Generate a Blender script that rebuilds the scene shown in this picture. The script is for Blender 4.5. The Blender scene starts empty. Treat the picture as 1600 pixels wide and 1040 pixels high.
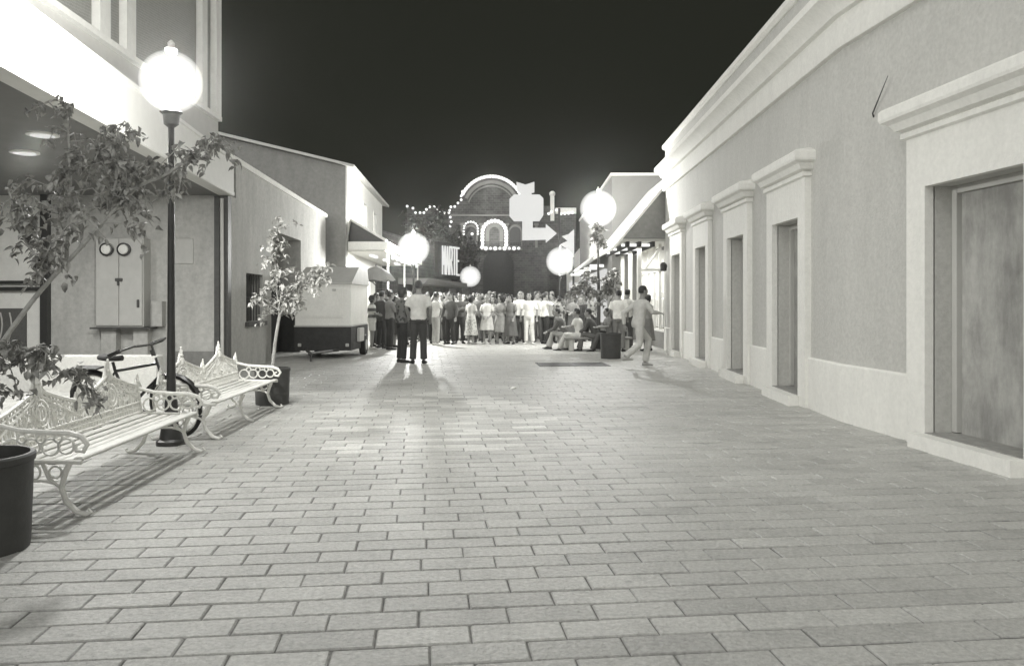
import bpy, bmesh, math, random
import numpy as np
from mathutils import Vector, Matrix, noise
R = math.radians
PI = math.pi
random.seed(7)
C = bpy.context.scene.collection
scene = bpy.context.scene

# ------------------------------------------------------------------ camera, sky, light, exposure
cam_d = bpy.data.cameras.new('camera')
cam = bpy.data.objects.new('camera', cam_d)
C.objects.link(cam)
cam.location = (0, 0, 1.4)
cam.rotation_euler = (R(90), 0, 0)
cam_d.sensor_width = 36
cam_d.lens = 36 * 1260 / 1600
cam_d.shift_y = -48 / 1600
cam_d.clip_end = 2000
scene.camera = cam

world = bpy.data.worlds.new('World')
scene.world = world
world.use_nodes = True
wn = world.node_tree
bg = wn.nodes['Background']
bg.inputs['Color'].default_value = (0.0122, 0.0129, 0.0098, 1)     # a night sky
bg.inputs['Strength'].default_value = 1.0

sun_d = bpy.data.lights.new('ambient_fill', 'SUN')
sun = bpy.data.objects.new('ambient_fill', sun_d)
C.objects.link(sun)
sun_d.energy = 2.2
sun_d.angle = R(110)
sun_d.color = (1, 1.0, 0.97)
sun.rotation_euler = (R(62), 0, R(-30))     # broad soft fill, added for night ambient, from behind the camera on the left

scene.view_settings.view_transform = 'Standard'
scene.view_settings.look = 'None'
scene.view_settings.exposure = 0.68
scene.view_settings.gamma = 1
scene.render.engine = 'CYCLES'
scene.cycles.use_denoising = True
scene.cycles.max_bounces = 6
scene.cycles.transparent_max_bounces = 12
scene.cycles.sample_clamp_indirect = 4

# ------------------------------------------------------------------ materials
TINT = (1.0, 0.992, 0.94)
def node_mat(name):
    m = bpy.data.materials.new(name)
    m.use_nodes = True
    nt = m.node_tree
    return m, nt, nt.nodes['Principled BSDF']
def mat(name, v, rough=0.7, var=0.12, scale=6.0, bump=0.0, bscale=60.0, metal=0.0, stain=0.0, spec=0.4):
    """grey surface of value v with mottling (var), optional bump and large worn stains"""
    m, nt, b = node_mat(name)
    n, l = nt.nodes, nt.links
    tc = n.new('ShaderNodeTexCoord')
    nz = n.new('ShaderNodeTexNoise'); nz.inputs['Scale'].default_value = scale
    nz.inputs['Detail'].default_value = 6; nz.inputs['Roughness'].default_value = 0.65
    l.new(tc.outputs['Object'], nz.inputs['Vector'])
    rp = n.new('ShaderNodeValToRGB')
    a, c = max(0, v * (1 - var)), min(1, v * (1 + var))
    rp.color_ramp.elements[0].position = 0.3; rp.color_ramp.elements[1].position = 0.7
    rp.color_ramp.elements[0].color = (a * TINT[0], a * TINT[1], a * TINT[2], 1)
    rp.color_ramp.elements[1].color = (c * TINT[0], c * TINT[1], c * TINT[2], 1)
    l.new(nz.outputs['Fac'], rp.inputs['Fac'])
    out = rp.outputs['Color']
    if stain:
        mp = n.new('ShaderNodeMapping'); mp.inputs['Scale'].default_value = (1.2, 1.2, 0.35)
        l.new(tc.outputs['Object'], mp.inputs['Vector'])
        n2 = n.new('ShaderNodeTexNoise'); n2.inputs['Scale'].default_value = 2.6; n2.inputs['Detail'].default_value = 8
        n2.inputs['Roughness'].default_value = 0.7
        l.new(mp.outputs['Vector'], n2.inputs['Vector'])
        r2 = n.new('ShaderNodeValToRGB')
        r2.color_ramp.elements[0].position = 0.38; r2.color_ramp.elements[1].position = 0.62
        k = 1 - stain
        r2.color_ramp.elements[0].color = (k, k, k, 1); r2.color_ramp.elements[1].color = (1, 1, 1, 1)
        l.new(n2.outputs['Fac'], r2.inputs['Fac'])
        mx = n.new('ShaderNodeMix'); mx.data_type = 'RGBA'; mx.blend_type = 'MULTIPLY'
        mx.inputs[0].default_value = 1
        l.new(out, mx.inputs[6]); l.new(r2.outputs['Color'], mx.inputs[7])
        out = mx.outputs[2]
    l.new(out, b.inputs['Base Color'])
    b.inputs['Roughness'].default_value = rough
    b.inputs['Metallic'].default_value = metal
    b.inputs['Specular IOR Level'].default_value = spec
    if bump:
        n3 = n.new('ShaderNodeTexNoise'); n3.inputs['Scale'].default_value = bscale; n3.inputs['Detail'].default_value = 5
        l.new(tc.outputs['Object'], n3.inputs['Vector'])
        bp = n.new('ShaderNodeBump'); bp.inputs['Strength'].default_value = bump; bp.inputs['Distance'].default_value = 0.02
        l.new(n3.outputs['Fac'], bp.inputs['Height'])
        l.new(bp.outputs['Normal'], b.inputs['Normal'])
    return m
def emis(name, s, col=(1, 1.0, 0.97)):
    m = bpy.data.materials.new(name); m.use_nodes = True
    nt = m.node_tree; nt.nodes.clear()
    e = nt.nodes.new('ShaderNodeEmission'); o = nt.nodes.new('ShaderNodeOutputMaterial')
    e.inputs['Color'].default_value = (*col, 1); e.inputs['Strength'].default_value = s
    nt.links.new(e.outputs[0], o.inputs['Surface'])
    return m
def globe_mat(name, centre, r):
    """milky glowing globe: thin clear shell, volume glow added to give the lamp a soft halo edge"""
    m = bpy.data.materials.new(name); m.use_nodes = True
    nt = m.node_tree; nt.nodes.clear()
    o = nt.nodes.new('ShaderNodeOutputMaterial'); t = nt.nodes.new('ShaderNodeBsdfTransparent'); e0 = nt.nodes.new('ShaderNodeEmission')
    ad = nt.nodes.new('ShaderNodeAddShader'); e = nt.nodes.new('ShaderNodeEmission')
    e0.inputs['Color'].default_value = (1, 1, 0.97, 1); e0.inputs['Strength'].default_value = 0.02
    e.inputs['Color'].default_value = (1, 1, 0.97, 1); e.inputs['Strength'].default_value = centre / (2 * r)
    nt.links.new(t.outputs[0], ad.inputs[0]); nt.links.new(e0.outputs[0], ad.inputs[1])
    nt.links.new(ad.outputs[0], o.inputs['Surface']); nt.links.new(e.outputs[0], o.inputs['Volume'])
    return m

M = {}
M['stucco'] = mat('stucco', 0.53, 0.85, 0.11, 22.0, 0.4, 60, stain=0.07)
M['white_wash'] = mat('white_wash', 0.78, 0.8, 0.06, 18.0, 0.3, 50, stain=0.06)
M['door_board'] = mat('door_board', 0.40, 0.75, 0.16, 5.0, 0.2, 30, stain=0.4)
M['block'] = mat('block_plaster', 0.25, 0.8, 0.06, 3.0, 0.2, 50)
M['jamb'] = mat('jamb_plaster', 0.47, 0.8, 0.06, 3.0, 0.15, 60)
M['step'] = mat('step_stone', 0.30, 0.75, 0.2, 8.0, 0.2, 40)
M['left_plaster'] = mat('left_plaster', 0.46, 0.85, 0.13, 12, 0.3, 70, stain=0.16)
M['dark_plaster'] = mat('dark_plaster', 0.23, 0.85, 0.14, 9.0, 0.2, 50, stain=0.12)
M['white_paint'] = mat('white_paint', 0.72, 0.55, 0.06, 8.0, 0.05, 40)
M['fascia_paint'] = mat('fascia_paint', 0.66, 0.6, 0.04, 5.0, 0.05, 40)
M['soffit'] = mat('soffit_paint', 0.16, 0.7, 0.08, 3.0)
M['black_metal'] = mat('black_metal', 0.035, 0.4, 0.2, 20.0, spec=0.5)
M['dark_metal'] = mat('dark_metal', 0.07, 0.5, 0.2, 12.0)
M['pot'] = mat('tub_fibre', 0.055, 0.6, 0.15, 10.0, 0.1, 30)
M['soil'] = mat('soil', 0.04, 0.95, 0.3, 30, 0.5, 50)
M['grey_metal'] = mat('grey_metal', 0.48, 0.5, 0.06, 5.0, stain=0.08)
M['iron_white'] = mat('white_iron', 0.74, 0.45, 0.1, 30.0, 0.2, 120)
M['bench_slat'] = mat('bench_slat', 0.62, 0.55, 0.12, 14.0, 0.1, 40)
M['tin_roof'] = mat('tin_roof', 0.42, 0.6, 0.1, 3.0)
M['tile_roof'] = mat('tile_roof', 0.05, 0.8, 0.2, 10.0, 0.3, 30)
M['mission'] = mat('mission_brick', 0.07, 0.85, 0.18, 1.2, 0.3, 6)
def brick_mat(name, v, sc):
    m, nt, b = node_mat(name); n, l = nt.nodes, nt.links
    tc = n.new('ShaderNodeTexCoord'); sp = n.new('ShaderNodeSeparateXYZ'); cb = n.new('ShaderNodeCombineXYZ'); bk = n.new('ShaderNodeTexBrick')
    ad = n.new('ShaderNodeMath'); ad.operation = 'ADD'
    l.new(tc.outputs['Object'], sp.inputs[0]); l.new(sp.outputs[0], ad.inputs[0]); l.new(sp.outputs[1], ad.inputs[1]); l.new(ad.outputs[0], cb.inputs[0]); l.new(sp.outputs[2], cb.inputs[1])
    l.new(cb.outputs[0], bk.inputs['Vector']); bk.inputs['Scale'].default_value = sc
    for k, f in (('Color1', 1.25), ('Color2', .7), ('Mortar', 1.7)): bk.inputs[k].default_value = (v * f * TINT[0], v * f * TINT[1], v * f * TINT[2], 1)
    nz = n.new('ShaderNodeTexNoise'); nz.inputs['Scale'].default_value = 1.1; nz.inputs['Detail'].default_value = 8; nz.inputs['Roughness'].default_value = .7
    l.new(tc.outputs['Object'], nz.inputs['Vector'])
    mr = n.new('ShaderNodeMapRange'); mr.inputs[1].default_value = .35; mr.inputs[2].default_value = .65; mr.inputs[3].default_value = .55; mr.inputs[4].default_value = 1.25; l.new(nz.outputs['Fac'], mr.inputs[0])
    sc_ = n.new('ShaderNodeVectorMath'); sc_.operation = 'SCALE'; l.new(bk.outputs['Color'], sc_.inputs[0]); l.new(mr.outputs[0], sc_.inputs['Scale'])
    l.new(sc_.outputs['Vector'], b.inputs['Base Color']); b.inputs['Roughness'].default_value = .9
    return m
M['mission'] = brick_mat('mission_brickwork', 0.075, 1.1)
M['mission_trim'] = mat('mission_trim', 0.20, 0.85, 0.12, 1.5)
M['dark_wood'] = mat('dark_wood', 0.03, 0.7, 0.3, 6.0)
M['bark'] = mat('bark', 0.36, 0.85, 0.25, 20.0, 0.4, 60)
M['bark_dark'] = mat('bark_dark', 0.08, 0.9, 0.25, 20.0, 0.4, 60)
M['leaf'] = mat('leaf', 0.30, 0.65, 0.7, 16.0, spec=0.15)
M['leaf_pale'] = mat('leaf_pale', 0.42, 0.65, 0.5, 12.0, spec=0.15)
M['leaf_dark'] = mat('leaf_dark', 0.05, 0.6, 0.4, 2.0)
M['screen'] = mat('window_screen', 0.10, 0.7, 0.2, 40.0)
M['glass_dark'] = mat('dark_glass', 0.03, 0.12, 0.2, 4.0, spec=0.7)
M['rubber'] = mat('rubber', 0.025, 0.7, 0.2, 20)
M['chrome'] = mat('chrome', 0.6, 0.25, 0.05, 10, metal=1.0)
M['canvas'] = mat('canvas', 0.26, 0.8, 0.1, 6)
M['grate'] = mat('cast_iron', 0.06, 0.6, 0.2, 15)
M['paper'] = mat('paper', 0.8, 0.8, 0.03, 10)
M['bulb'] = emis('bulb_glow', 1.1)
M['sign_glow'] = emis('sign_glow', 0.50)
M['letter_glow'] = emis('letter_glow', 0.5)
M['tube_glow'] = emis('tube_glow', 0.8)
M['lens_glow'] = emis('lens_glow', 0.42)
for k in (3, 5, 8, 12, 18, 26, 36, 50, 62, 75):
    M['cloth%d' % k] = mat('cloth_%d' % k, k / 100, 0.85, 0.12, 12.0, 0.3, 30)
M['skin'] = mat('skin', 0.24, 0.55, 0.08, 10)
M['skin_dark'] = mat('skin_tanned', 0.15, 0.55, 0.08, 10)
M['hair'] = mat('hair', 0.02, 0.5, 0.4, 60, 0.4, 120)
M['hair_grey'] = mat('hair_grey', 0.22, 0.6, 0.3, 60, 0.4, 120)
def print_mat(name, a, b_, scale):
    m, nt, b = node_mat(name)
    n, l = nt.nodes, nt.links
    tc = n.new('ShaderNodeTexCoord'); vo = n.new('ShaderNodeTexVoronoi'); vo.inputs['Scale'].default_value = scale
    rp = n.new('ShaderNodeValToRGB'); rp.color_ramp.interpolation = 'CONSTANT'
    rp.color_ramp.elements[0].color = (a, a, a * .94, 1); rp.color_ramp.elements[1].color = (b_, b_, b_ * .94, 1)
    rp.color_ramp.elements[1].position = 0.45
    l.new(tc.outputs['Object'], vo.inputs['Vector']); l.new(vo.outputs['Distance'], rp.inputs['Fac'])
    l.new(rp.outputs['Color'], b.inputs['Base Color']); b.inputs['Roughness'].default_value = 0.85
    return m
M['floral'] = print_mat('floral_print', 0.05, 0.22, 11)
M['dark_print'] = print_mat('dark_print', 0.04, 0.13, 14)
M['pale_print'] = print_mat('pale_print', 0.3, 0.5, 14)
def stripe_mat(name, a, b_, scale):
    m, nt, b = node_mat(name)
    n, l = nt.nodes, nt.links
    tc = n.new('ShaderNodeTexCoord'); w = n.new('ShaderNodeTexWave'); w.bands_direction = 'Z'
    w.inputs['Scale'].default_value = scale; w.inputs['Distortion'].default_value = 0.6
    rp = n.new('ShaderNodeValToRGB')
    rp.color_ramp.elements[0].color = (a, a, a * .94, 1); rp.color_ramp.elements[1].color = (b_, b_, b_ * .94, 1)
    rp.color_ramp.elements[0].position = 0.4; rp.color_ramp.elements[1].position = 0.6
    l.new(tc.outputs['Object'], w.inputs['Vector']); l.new(w.outputs['Fac'], rp.inputs['Fac'])
    l.new(rp.outputs['Color'], b.inputs['Base Color']); b.inputs['Roughness'].default_value = 0.85
    return m
M['striped'] = stripe_mat('striped_cloth', 0.06, 0.26, 3.2)
M['banded'] = stripe_mat('banded_cloth', 0.10, 0.55, 1.6)

# ------------------------------------------------------------------ mesh helpers
class MB:
    def __init__(s): s.v = []; s.f = []
    def add(s, vs, fs):
        o = len(s.v); s.v += [tuple(p) for p in vs]; s.f += [tuple(i + o for i in f) for f in fs]
    def hexa(s, p):            # eight corners, bottom ring then top ring
        s.add(p, [(3, 2, 1, 0), (4, 5, 6, 7), (0, 1, 5, 4), (1, 2, 6, 5), (2, 3, 7, 6), (3, 0, 4, 7)])
    def box(s, x0, x1, y0, y1, z0, z1):
        s.hexa([(x0, y0, z0), (x1, y0, z0), (x1, y1, z0), (x0, y1, z0), (x0, y0, z1), (x1, y0, z1), (x1, y1, z1), (x0, y1, z1)])
    def bbox(s, x0, x1, y0, y1, z0, z1, b=0.01):      # box with chamfered edges
        b = min(b, (x1 - x0) * .45, (y1 - y0) * .45, (z1 - z0) * .45)
        rings = []
        for z, i in ((z0, b), (z0 + b, 0), (z1 - b, 0), (z1, b)):
            c = b * 0.6 if i == 0 else b * 1.2
            rings.append([(x0 + i + c, y0 + i, z), (x1 - i - c, y0 + i, z), (x1 - i, y0 + i + c, z), (x1 - i, y1 - i - c, z),
                          (x1 - i - c, y1 - i, z), (x0 + i + c, y1 - i, z), (x0 + i, y1 - i - c, z), (x0 + i, y0 + i + c, z)])
        s.loft(rings, True, True)
    def loft(s, rings, cap0=False, cap1=False, closed=True):
        n = len(rings[0]); vs = [p for r in rings for p in r]; fs = []
        for a in range(len(rings) - 1):
            for i in range(n if closed else n - 1):
                j = (i + 1) % n
                fs.append((a * n + i, a * n + j, (a + 1) * n + j, (a + 1) * n + i))
        if cap0: fs.append(tuple(range(n - 1, -1, -1)))
        if cap1: fs.append(tuple((len(rings) - 1) * n + i for i in range(n)))
        s.add(vs, fs)
    def tube(s, pts, rad, n=8, flat=1.0, cap=True):
        pts = [Vector(p) for p in pts]
        if not isinstance(rad, (list, tuple)): rad = [rad] * len(pts)
        rings = []; up = None
        for i, p in enumerate(pts):
            t = (pts[min(i + 1, len(pts) - 1)] - pts[max(i - 1, 0)])
            if t.length < 1e-9: t = Vector((0, 0, 1))
            t.normalize()
            if up is None: up = Vector((0, 1, 0)) if abs(t.y) < 0.8 else Vector((1, 0, 0))
            a = t.cross(up)
            if a.length < 1e-6: a = t.cross(Vector((1, 0, 0)))
            a.normalize(); b = a.cross(t).normalized(); up = b
            rings.append([p + a * math.cos(2 * PI * k / n) * rad[i] + b * math.sin(2 * PI * k / n) * rad[i] * flat for k in range(n)])
        s.loft(rings, cap, cap)
    def lathe(s, prof, n=20, c=(0, 0, 0), cap0=True, cap1=True):
        s.loft([[(c[0] + r * math.cos(2 * PI * k / n), c[1] + r * math.sin(2 * PI * k / n), c[2] + z) for k in range(n)] for r, z in prof], cap0, cap1)
    def ball(s, c, r, n=12, m=8, sx=1, sy=1, sz=1):
        rings = []
        for i in range(1, m):
            a = PI * i / m
            rings.append([(c[0] + sx * r * math.sin(a) * math.cos(2 * PI * k / n), c[1] + sy * r * math.sin(a) * math.sin(2 * PI * k / n), c[2] - sz * r * math.cos(a)) for k in range(n)])
        o = len(s.v)
        s.loft(rings)
        s.v += [(c[0], c[1], c[2] - sz * r), (c[0], c[1], c[2] + sz * r)]
        b, t = len(s.v) - 2, len(s.v) - 1; L = o + (m - 2) * n
        for k in range(n):
            s.f.append((b, o + (k + 1) % n, o + k)); s.f.append((t, L + k, L + (k + 1) % n))
    def prism(s, out, fn, d0, d1):   # outline [(a,b)], fn(a,b,d) -> point
        n = len(out)
        s.loft([[fn(a, b, d0) for a, b in out], [fn(a, b, d1) for a, b in out]], True, True)
    def mesh(s, name, smooth=False, fix=True):
        me = bpy.data.meshes.new(name); me.from_pydata(s.v, [], s.f)
        if fix:
            bm = bmesh.new(); bm.from_mesh(me); bmesh.ops.recalc_face_normals(bm, faces=bm.faces); bm.to_mesh(me); bm.free()
        if smooth:
            me.polygons.foreach_set('use_smooth', [True] * len(me.polygons))
            try: me.set_sharp_from_angle(angle=R(38))
            except Exception: pass
        me.update()
        return me
    def build(s, name, m, parent=None, smooth=False, world=True):
        """link as ONE object; with a parent the points are world points and become local to it (world=False: already local)"""
        if parent is not None and world:
            px, py, pz = parent_world(parent); s.v = [(a - px, b - py, c - pz) for a, b, c in s.v]
        o = bpy.data.objects.new(name, s.mesh(name, smooth)); C.objects.link(o)
        if m: o.data.materials.append(m)
        if parent is not None: o.parent = parent
        return o
def parent_world(o):
    p = Vector((0, 0, 0))
    while o is not None: p += o.location; o = o.parent
    return p
def tag(o, label=None, cat=None, group=None, kind=None):
    if label: o['label'] = label
    if cat: o['category'] = cat
    if group: o['group'] = group
    if kind: o['kind'] = kind
    return o
def empty(name, loc, label, cat, group=None, rz=0.0):
    o = bpy.data.objects.new(name, None); C.objects.link(o); o.location = loc; o.rotation_euler = (0, 0, rz)
    o.empty_display_size = 0.2
    return tag(o, label, cat, group)
def dup(o, parent=None):
    c = o.copy(); C.objects.link(c); c.parent = parent
    for ch in list(o.children): dup(ch, c)
    return c
def lamp_light(name, loc, watts, radius, parent=None, kind='POINT', size=None, rot=None):
    d = bpy.data.lights.new(name, kind); d.energy = watts; d.color = (1, 1.0, 0.97)
    if kind == 'POINT': d.shadow_soft_size = radius
    else:
        d.shape = 'RECTANGLE'; d.size, d.size_y = size
    o = bpy.data.objects.new(name, d); C.objects.link(o)
    o.location = Vector(loc) - (parent_world(parent) if parent else Vector((0, 0, 0)))
    if rot: o.rotation_euler = rot
    if parent: o.parent = parent
    return o

# wall with rectangular openings. fn(u, p, z): u along the wall, p out of the wall.
def wall_sheet(mb, fn, us, zs, openings, depth):
    us = sorted(set(us + [a for o in openings for a in o[:2]])); zs = sorted(set(zs + [a for o in openings for a in o[2:4]]))
    for i in range(len(us) - 1):
        for j in range(len(zs) - 1):
            u0, u1, z0, z1 = us[i], us[i + 1], zs[j], zs[j + 1]
            um, zm = (u0 + u1) / 2, (z0 + z1) / 2
            if any(o[0] < um < o[1] and o[2] < zm < o[3] for o in openings): continue
            mb.add([fn(u0, 0, z0), fn(u1, 0, z0), fn(u1, 0, z1), fn(u0, 0, z1)], [(0, 1, 2, 3)])
    for u0, u1, z0, z1 in [o[:4] for o in openings]:
        for a, b in (((u0, z0), (u0, z1)), ((u0, z1), (u1, z1)), ((u1, z1), (u1, z0)), ((u1, z0), (u0, z0))):
            mb.add([fn(a[0], 0, a[1]), fn(b[0], 0, b[1]), fn(b[0], -depth, b[1]), fn(a[0], -depth, a[1])], [(0, 1, 2, 3)])
    # back and ends close the wall to a solid
    D = depth
    mb.add([fn(us[0], -D, zs[0]), fn(us[-1], -D, zs[0]), fn(us[-1], -D, zs[-1]), fn(us[0], -D, zs[-1])], [(0, 1, 2, 3)])
    for u in (us[0], us[-1]):
        mb.add([fn(u, 0, zs[0]), fn(u, -D, zs[0]), fn(u, -D, zs[-1]), fn(u, 0, zs[-1])], [(0, 1, 2, 3)])
    mb.add([fn(us[0], 0, zs[-1]), fn(us[-1], 0, zs[-1]), fn(us[-1], -D, zs[-1]), fn(us[0], -D, zs[-1])], [(0, 1, 2, 3)])
def fbox(mb, fn, u0, u1, p0, p1, z0, z1):
    mb.hexa([fn(u0, p0, z0), fn(u1, p0, z0), fn(u1, p1, z0), fn(u0, p1, z0), fn(u0, p0, z1), fn(u1, p0, z1), fn(u1, p1, z1), fn(u0, p1, z1)])

# ------------------------------------------------------------------ ground and paving
g = MB(); g.box(-400, 400, -60, 700, -0.6, -0.009)
tag(g.build('ground', mat('paving_joint', 0.19, 0.9, 0.3, 20.0, 0.3, 60)), kind='structure')

def paving():
    rng = np.random.default_rng(3)
    ang = R(6.2); ca, sa = math.cos(ang), math.sin(ang)
    bl, bw, j, jc, ch = 0.397, 0.186, 0.010, 0.006, 0.007
    V = []; F = []; T = []
    k = 0
    for r in range(-12, 310):
        rowtone = rng.normal(0, 0.03)
        for c in range(-24, 30):
            u0 = (c + (0.5 if r % 2 else 0.0) + 0.06 * math.sin(r * 1.7)) * bl; v0 = r * bw + 0.9
            uc, vc = u0 + bl / 2, v0 + bw / 2
            x, y = uc * ca - vc * sa, uc * sa + vc * ca
            if y < 0.6 or y > 52 or x < -7.5 + 0 * y or x > 5.6: continue
            if x < -5.9 - 0.05 * (y - 15) and y > 16.5: continue
            t = 1 + rowtone + rng.normal(0, 0.045)
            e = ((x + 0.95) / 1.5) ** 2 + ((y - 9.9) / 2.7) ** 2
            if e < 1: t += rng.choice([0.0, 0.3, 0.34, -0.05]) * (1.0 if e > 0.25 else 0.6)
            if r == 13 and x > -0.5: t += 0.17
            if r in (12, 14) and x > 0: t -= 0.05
            dz = rng.normal(0, 0.0013); tx, ty = rng.normal(0, 0.0035), rng.normal(0, 0.006)
            jx = rng.normal(0, 0.0012)
            corners = []
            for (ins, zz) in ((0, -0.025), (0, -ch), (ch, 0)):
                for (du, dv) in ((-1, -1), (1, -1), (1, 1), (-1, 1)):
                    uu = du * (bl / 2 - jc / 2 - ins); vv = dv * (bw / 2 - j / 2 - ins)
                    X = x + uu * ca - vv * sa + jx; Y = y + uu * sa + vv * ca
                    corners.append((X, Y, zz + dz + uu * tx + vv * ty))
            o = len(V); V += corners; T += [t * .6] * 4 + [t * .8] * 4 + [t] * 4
            F.append((o + 8, o + 9, o + 10, o + 11))
            for a in (0, 4):
                for i in range(4):
                    i2 = (i + 1) % 4
                    F.append((o + a + i, o + a + i2, o + a + 4 + i2, o + a + 4 + i))
    me = bpy.data.meshes.new('pavement'); me.from_pydata(V, [], F)
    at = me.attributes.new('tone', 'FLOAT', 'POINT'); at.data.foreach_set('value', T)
    m, nt, b = node_mat('paver')
    n, l = nt.nodes, nt.links
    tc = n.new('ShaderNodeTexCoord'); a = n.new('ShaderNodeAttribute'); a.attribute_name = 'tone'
    n1 = n.new('ShaderNodeTexNoise'); n1.inputs['Scale'].default_value = 38; n1.inputs['Detail'].default_value = 8; n1.inputs['Roughness'].default_value = 0.7
    n2 = n.new('ShaderNodeTexNoise'); n2.inputs['Scale'].default_value = 0.7; n2.inputs['Detail'].default_value = 5
    for q in (n1, n2): l.new(tc.outputs['Object'], q.inputs['Vector'])
    r1 = n.new('ShaderNodeMapRange'); r1.inputs[1].default_value = 0.3; r1.inputs[2].default_value = 0.7; r1.inputs[3].default_value = 0.72; r1.inputs[4].default_value = 1.22
    r2 = n.new('ShaderNodeMapRange'); r2.inputs[1].default_value = 0.3; r2.inputs[2].default_value = 0.7; r2.inputs[3].default_value = 0.9; r2.inputs[4].default_value = 1.08
    l.new(n1.outputs['Fac'], r1.inputs[0]); l.new(n2.outputs['Fac'], r2.inputs[0])
    m1 = n.new('ShaderNodeMath'); m1.operation = 'MULTIPLY'; m2 = n.new('ShaderNodeMath'); m2.operation = 'MULTIPLY'
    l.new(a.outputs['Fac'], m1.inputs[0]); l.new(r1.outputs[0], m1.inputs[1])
    l.new(m1.outputs[0], m2.inputs[0]); l.new(r2.outputs[0], m2.inputs[1])
    vs = n.new('ShaderNodeTexVoronoi'); vs.inputs['Scale'].default_value = 2.3; l.new(tc.outputs['Object'], vs.inputs['Vector'])      # trodden spots
    rs = n.new('ShaderNodeMapRange'); rs.inputs[1].default_value = 0.03; rs.inputs[2].default_value = 0.06; rs.inputs[3].default_value = 0.72; rs.inputs[4].default_value = 1.0
    l.new(vs.outputs['Distance'], rs.inputs[0])
    n4 = n.new('ShaderNodeTexNoise'); n4.inputs['Scale'].default_value = 2.4; n4.inputs['Detail'].default_value = 9; n4.inputs['Roughness'].default_value = 0.75
    l.new(tc.outputs['Object'], n4.inputs['Vector'])
    r4 = n.new('ShaderNodeMapRange'); r4.inputs[1].default_value = 0.34; r4.inputs[2].default_value = 0.5; r4.inputs[3].default_value = 0.82; r4.inputs[4].default_value = 1.0
    l.new(n4.outputs['Fac'], r4.inputs[0])
    m3 = n.new('ShaderNodeMath'); m3.operation = 'MULTIPLY'; m4 = n.new('ShaderNodeMath'); m4.operation = 'MULTIPLY'
    l.new(m2.outputs[0], m3.inputs[0]); l.new(rs.outputs[0], m3.inputs[1]); l.new(m3.outputs[0], m4.inputs[0]); l.new(r4.outputs[0], m4.inputs[1]); m2 = m4
    vm = n.new('ShaderNodeVectorMath'); vm.operation = 'SCALE'
    base = 0.45
    vm.inputs[0].default_value = (base * TINT[0], base * TINT[1], base * TINT[2])
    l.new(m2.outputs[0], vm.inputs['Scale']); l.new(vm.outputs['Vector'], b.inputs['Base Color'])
    b.inputs['Roughness'].default_value = 0.5; b.inputs['Specular IOR Level'].default_value = 0.5
    n3 = n.new('ShaderNodeTexNoise'); n3.inputs['Scale'].default_value = 32; n3.inputs['Detail'].default_value = 7; n3.inputs['Roughness'].default_value = 0.65
    l.new(tc.outputs['Object'], n3.inputs['Vector'])
    bp = n.new('ShaderNodeBump'); bp.inputs['Strength'].default_value = 0.9; bp.inputs['Distance'].default_value = 0.018
    l.new(n3.outputs['Fac'], bp.inputs['Height']); l.new(bp.outputs['Normal'], b.inputs['Normal'])
    me.materials.append(m)
    o = bpy.data.objects.new('pavement', me); C.objects.link(o)
    tag(o, kind='structure')
paving()

# ------------------------------------------------------------------ right: long white-trimmed hall
def zr(Y, z): return z * (1 + 0.004 * max(0, Y - 8)) if z > 1 else z
def rx(Y): return 3.905 + (0.0415 * (Y - 9.5) if Y > 9.5 else 0.101 * (9.5 - Y))
def hall(Y, p, z): return (rx(Y) - p, Y, zr(Y, z))
DOORS = [(6.50, 7.80), (10.96, 12.20), (13.99, 15.25), (17.3, 18.46), (20.6, 21.95)]
root = empty('hall_building', (4.4, 12, 0), 'long stuccoed hall with white door surrounds and heavy cornice along the right side', 'building')
LZ = 2.52
w = MB()
wall_sheet(w, hall, [-6, 9.5, 23.6], [-0.05, 0.7, 4.38], [(a, b, 0.0, LZ) for a, b in DOORS], 0.62)
w.build('wall', M['stucco'], root)
def sweep(mb, stations, prof):
    mb.loft([[hall(Y, p, z) for p, z in prof] for Y in stations], True, True)
# painted dado, 45 mm proud, between the door surrounds
edges = [-6] + [e for a, b in DOORS for e in (a - 0.30, b + 0.30)] + [23.6]
for i in range(0, len(edges) - 1, 2):
    a, b = edges[i], edges[i + 1]
    if b - a < 0.05: continue
    st = [a] + ([9.5] if a < 9.5 < b else []) + [b]
    w = MB(); sweep(w, st, [(-0.02, -0.02), (0.045, -0.02), (0.045, 0.655), (0.03, 0.675), (-0.02, 0.675)])
    w.build('dado', M['white_wash'], root)
w = MB(); sweep(w, [-6, 9.5, 23.62], [(-0.05, 4.36), (0.07, 4.36), (0.085, 4.385), (0.085, 4.66), (0.06, 4.68), (0.06, 4.72), (0.13, 4.73), (0.15, 4.77),
    (0.19, 4.83), (0.27, 4.88), (0.32, 4.90), (0.33, 4.99), (0.30, 5.02), (0.05, 5.06), (0.03, 5.08), (-0.5, 5.08)])
w.build('cornice', M['white_wash'], root, True)
w = MB(); sweep(w, [-6, 9.5, 23.5], [(-0.45, 5.05), (0.02, 5.05), (0.02, 5.50), (-0.45, 5.50)])
w.build('parapet', M['stucco'], root)
w = MB(); sweep(w, [-6, 9.5, 23.58], [(-0.5, 5.49), (0.05, 5.49), (0.10, 5.53), (0.11, 5.60), (0.08, 5.63), (-0.5, 5.63)])
w.build('coping', M['white_wash'], root)
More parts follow.
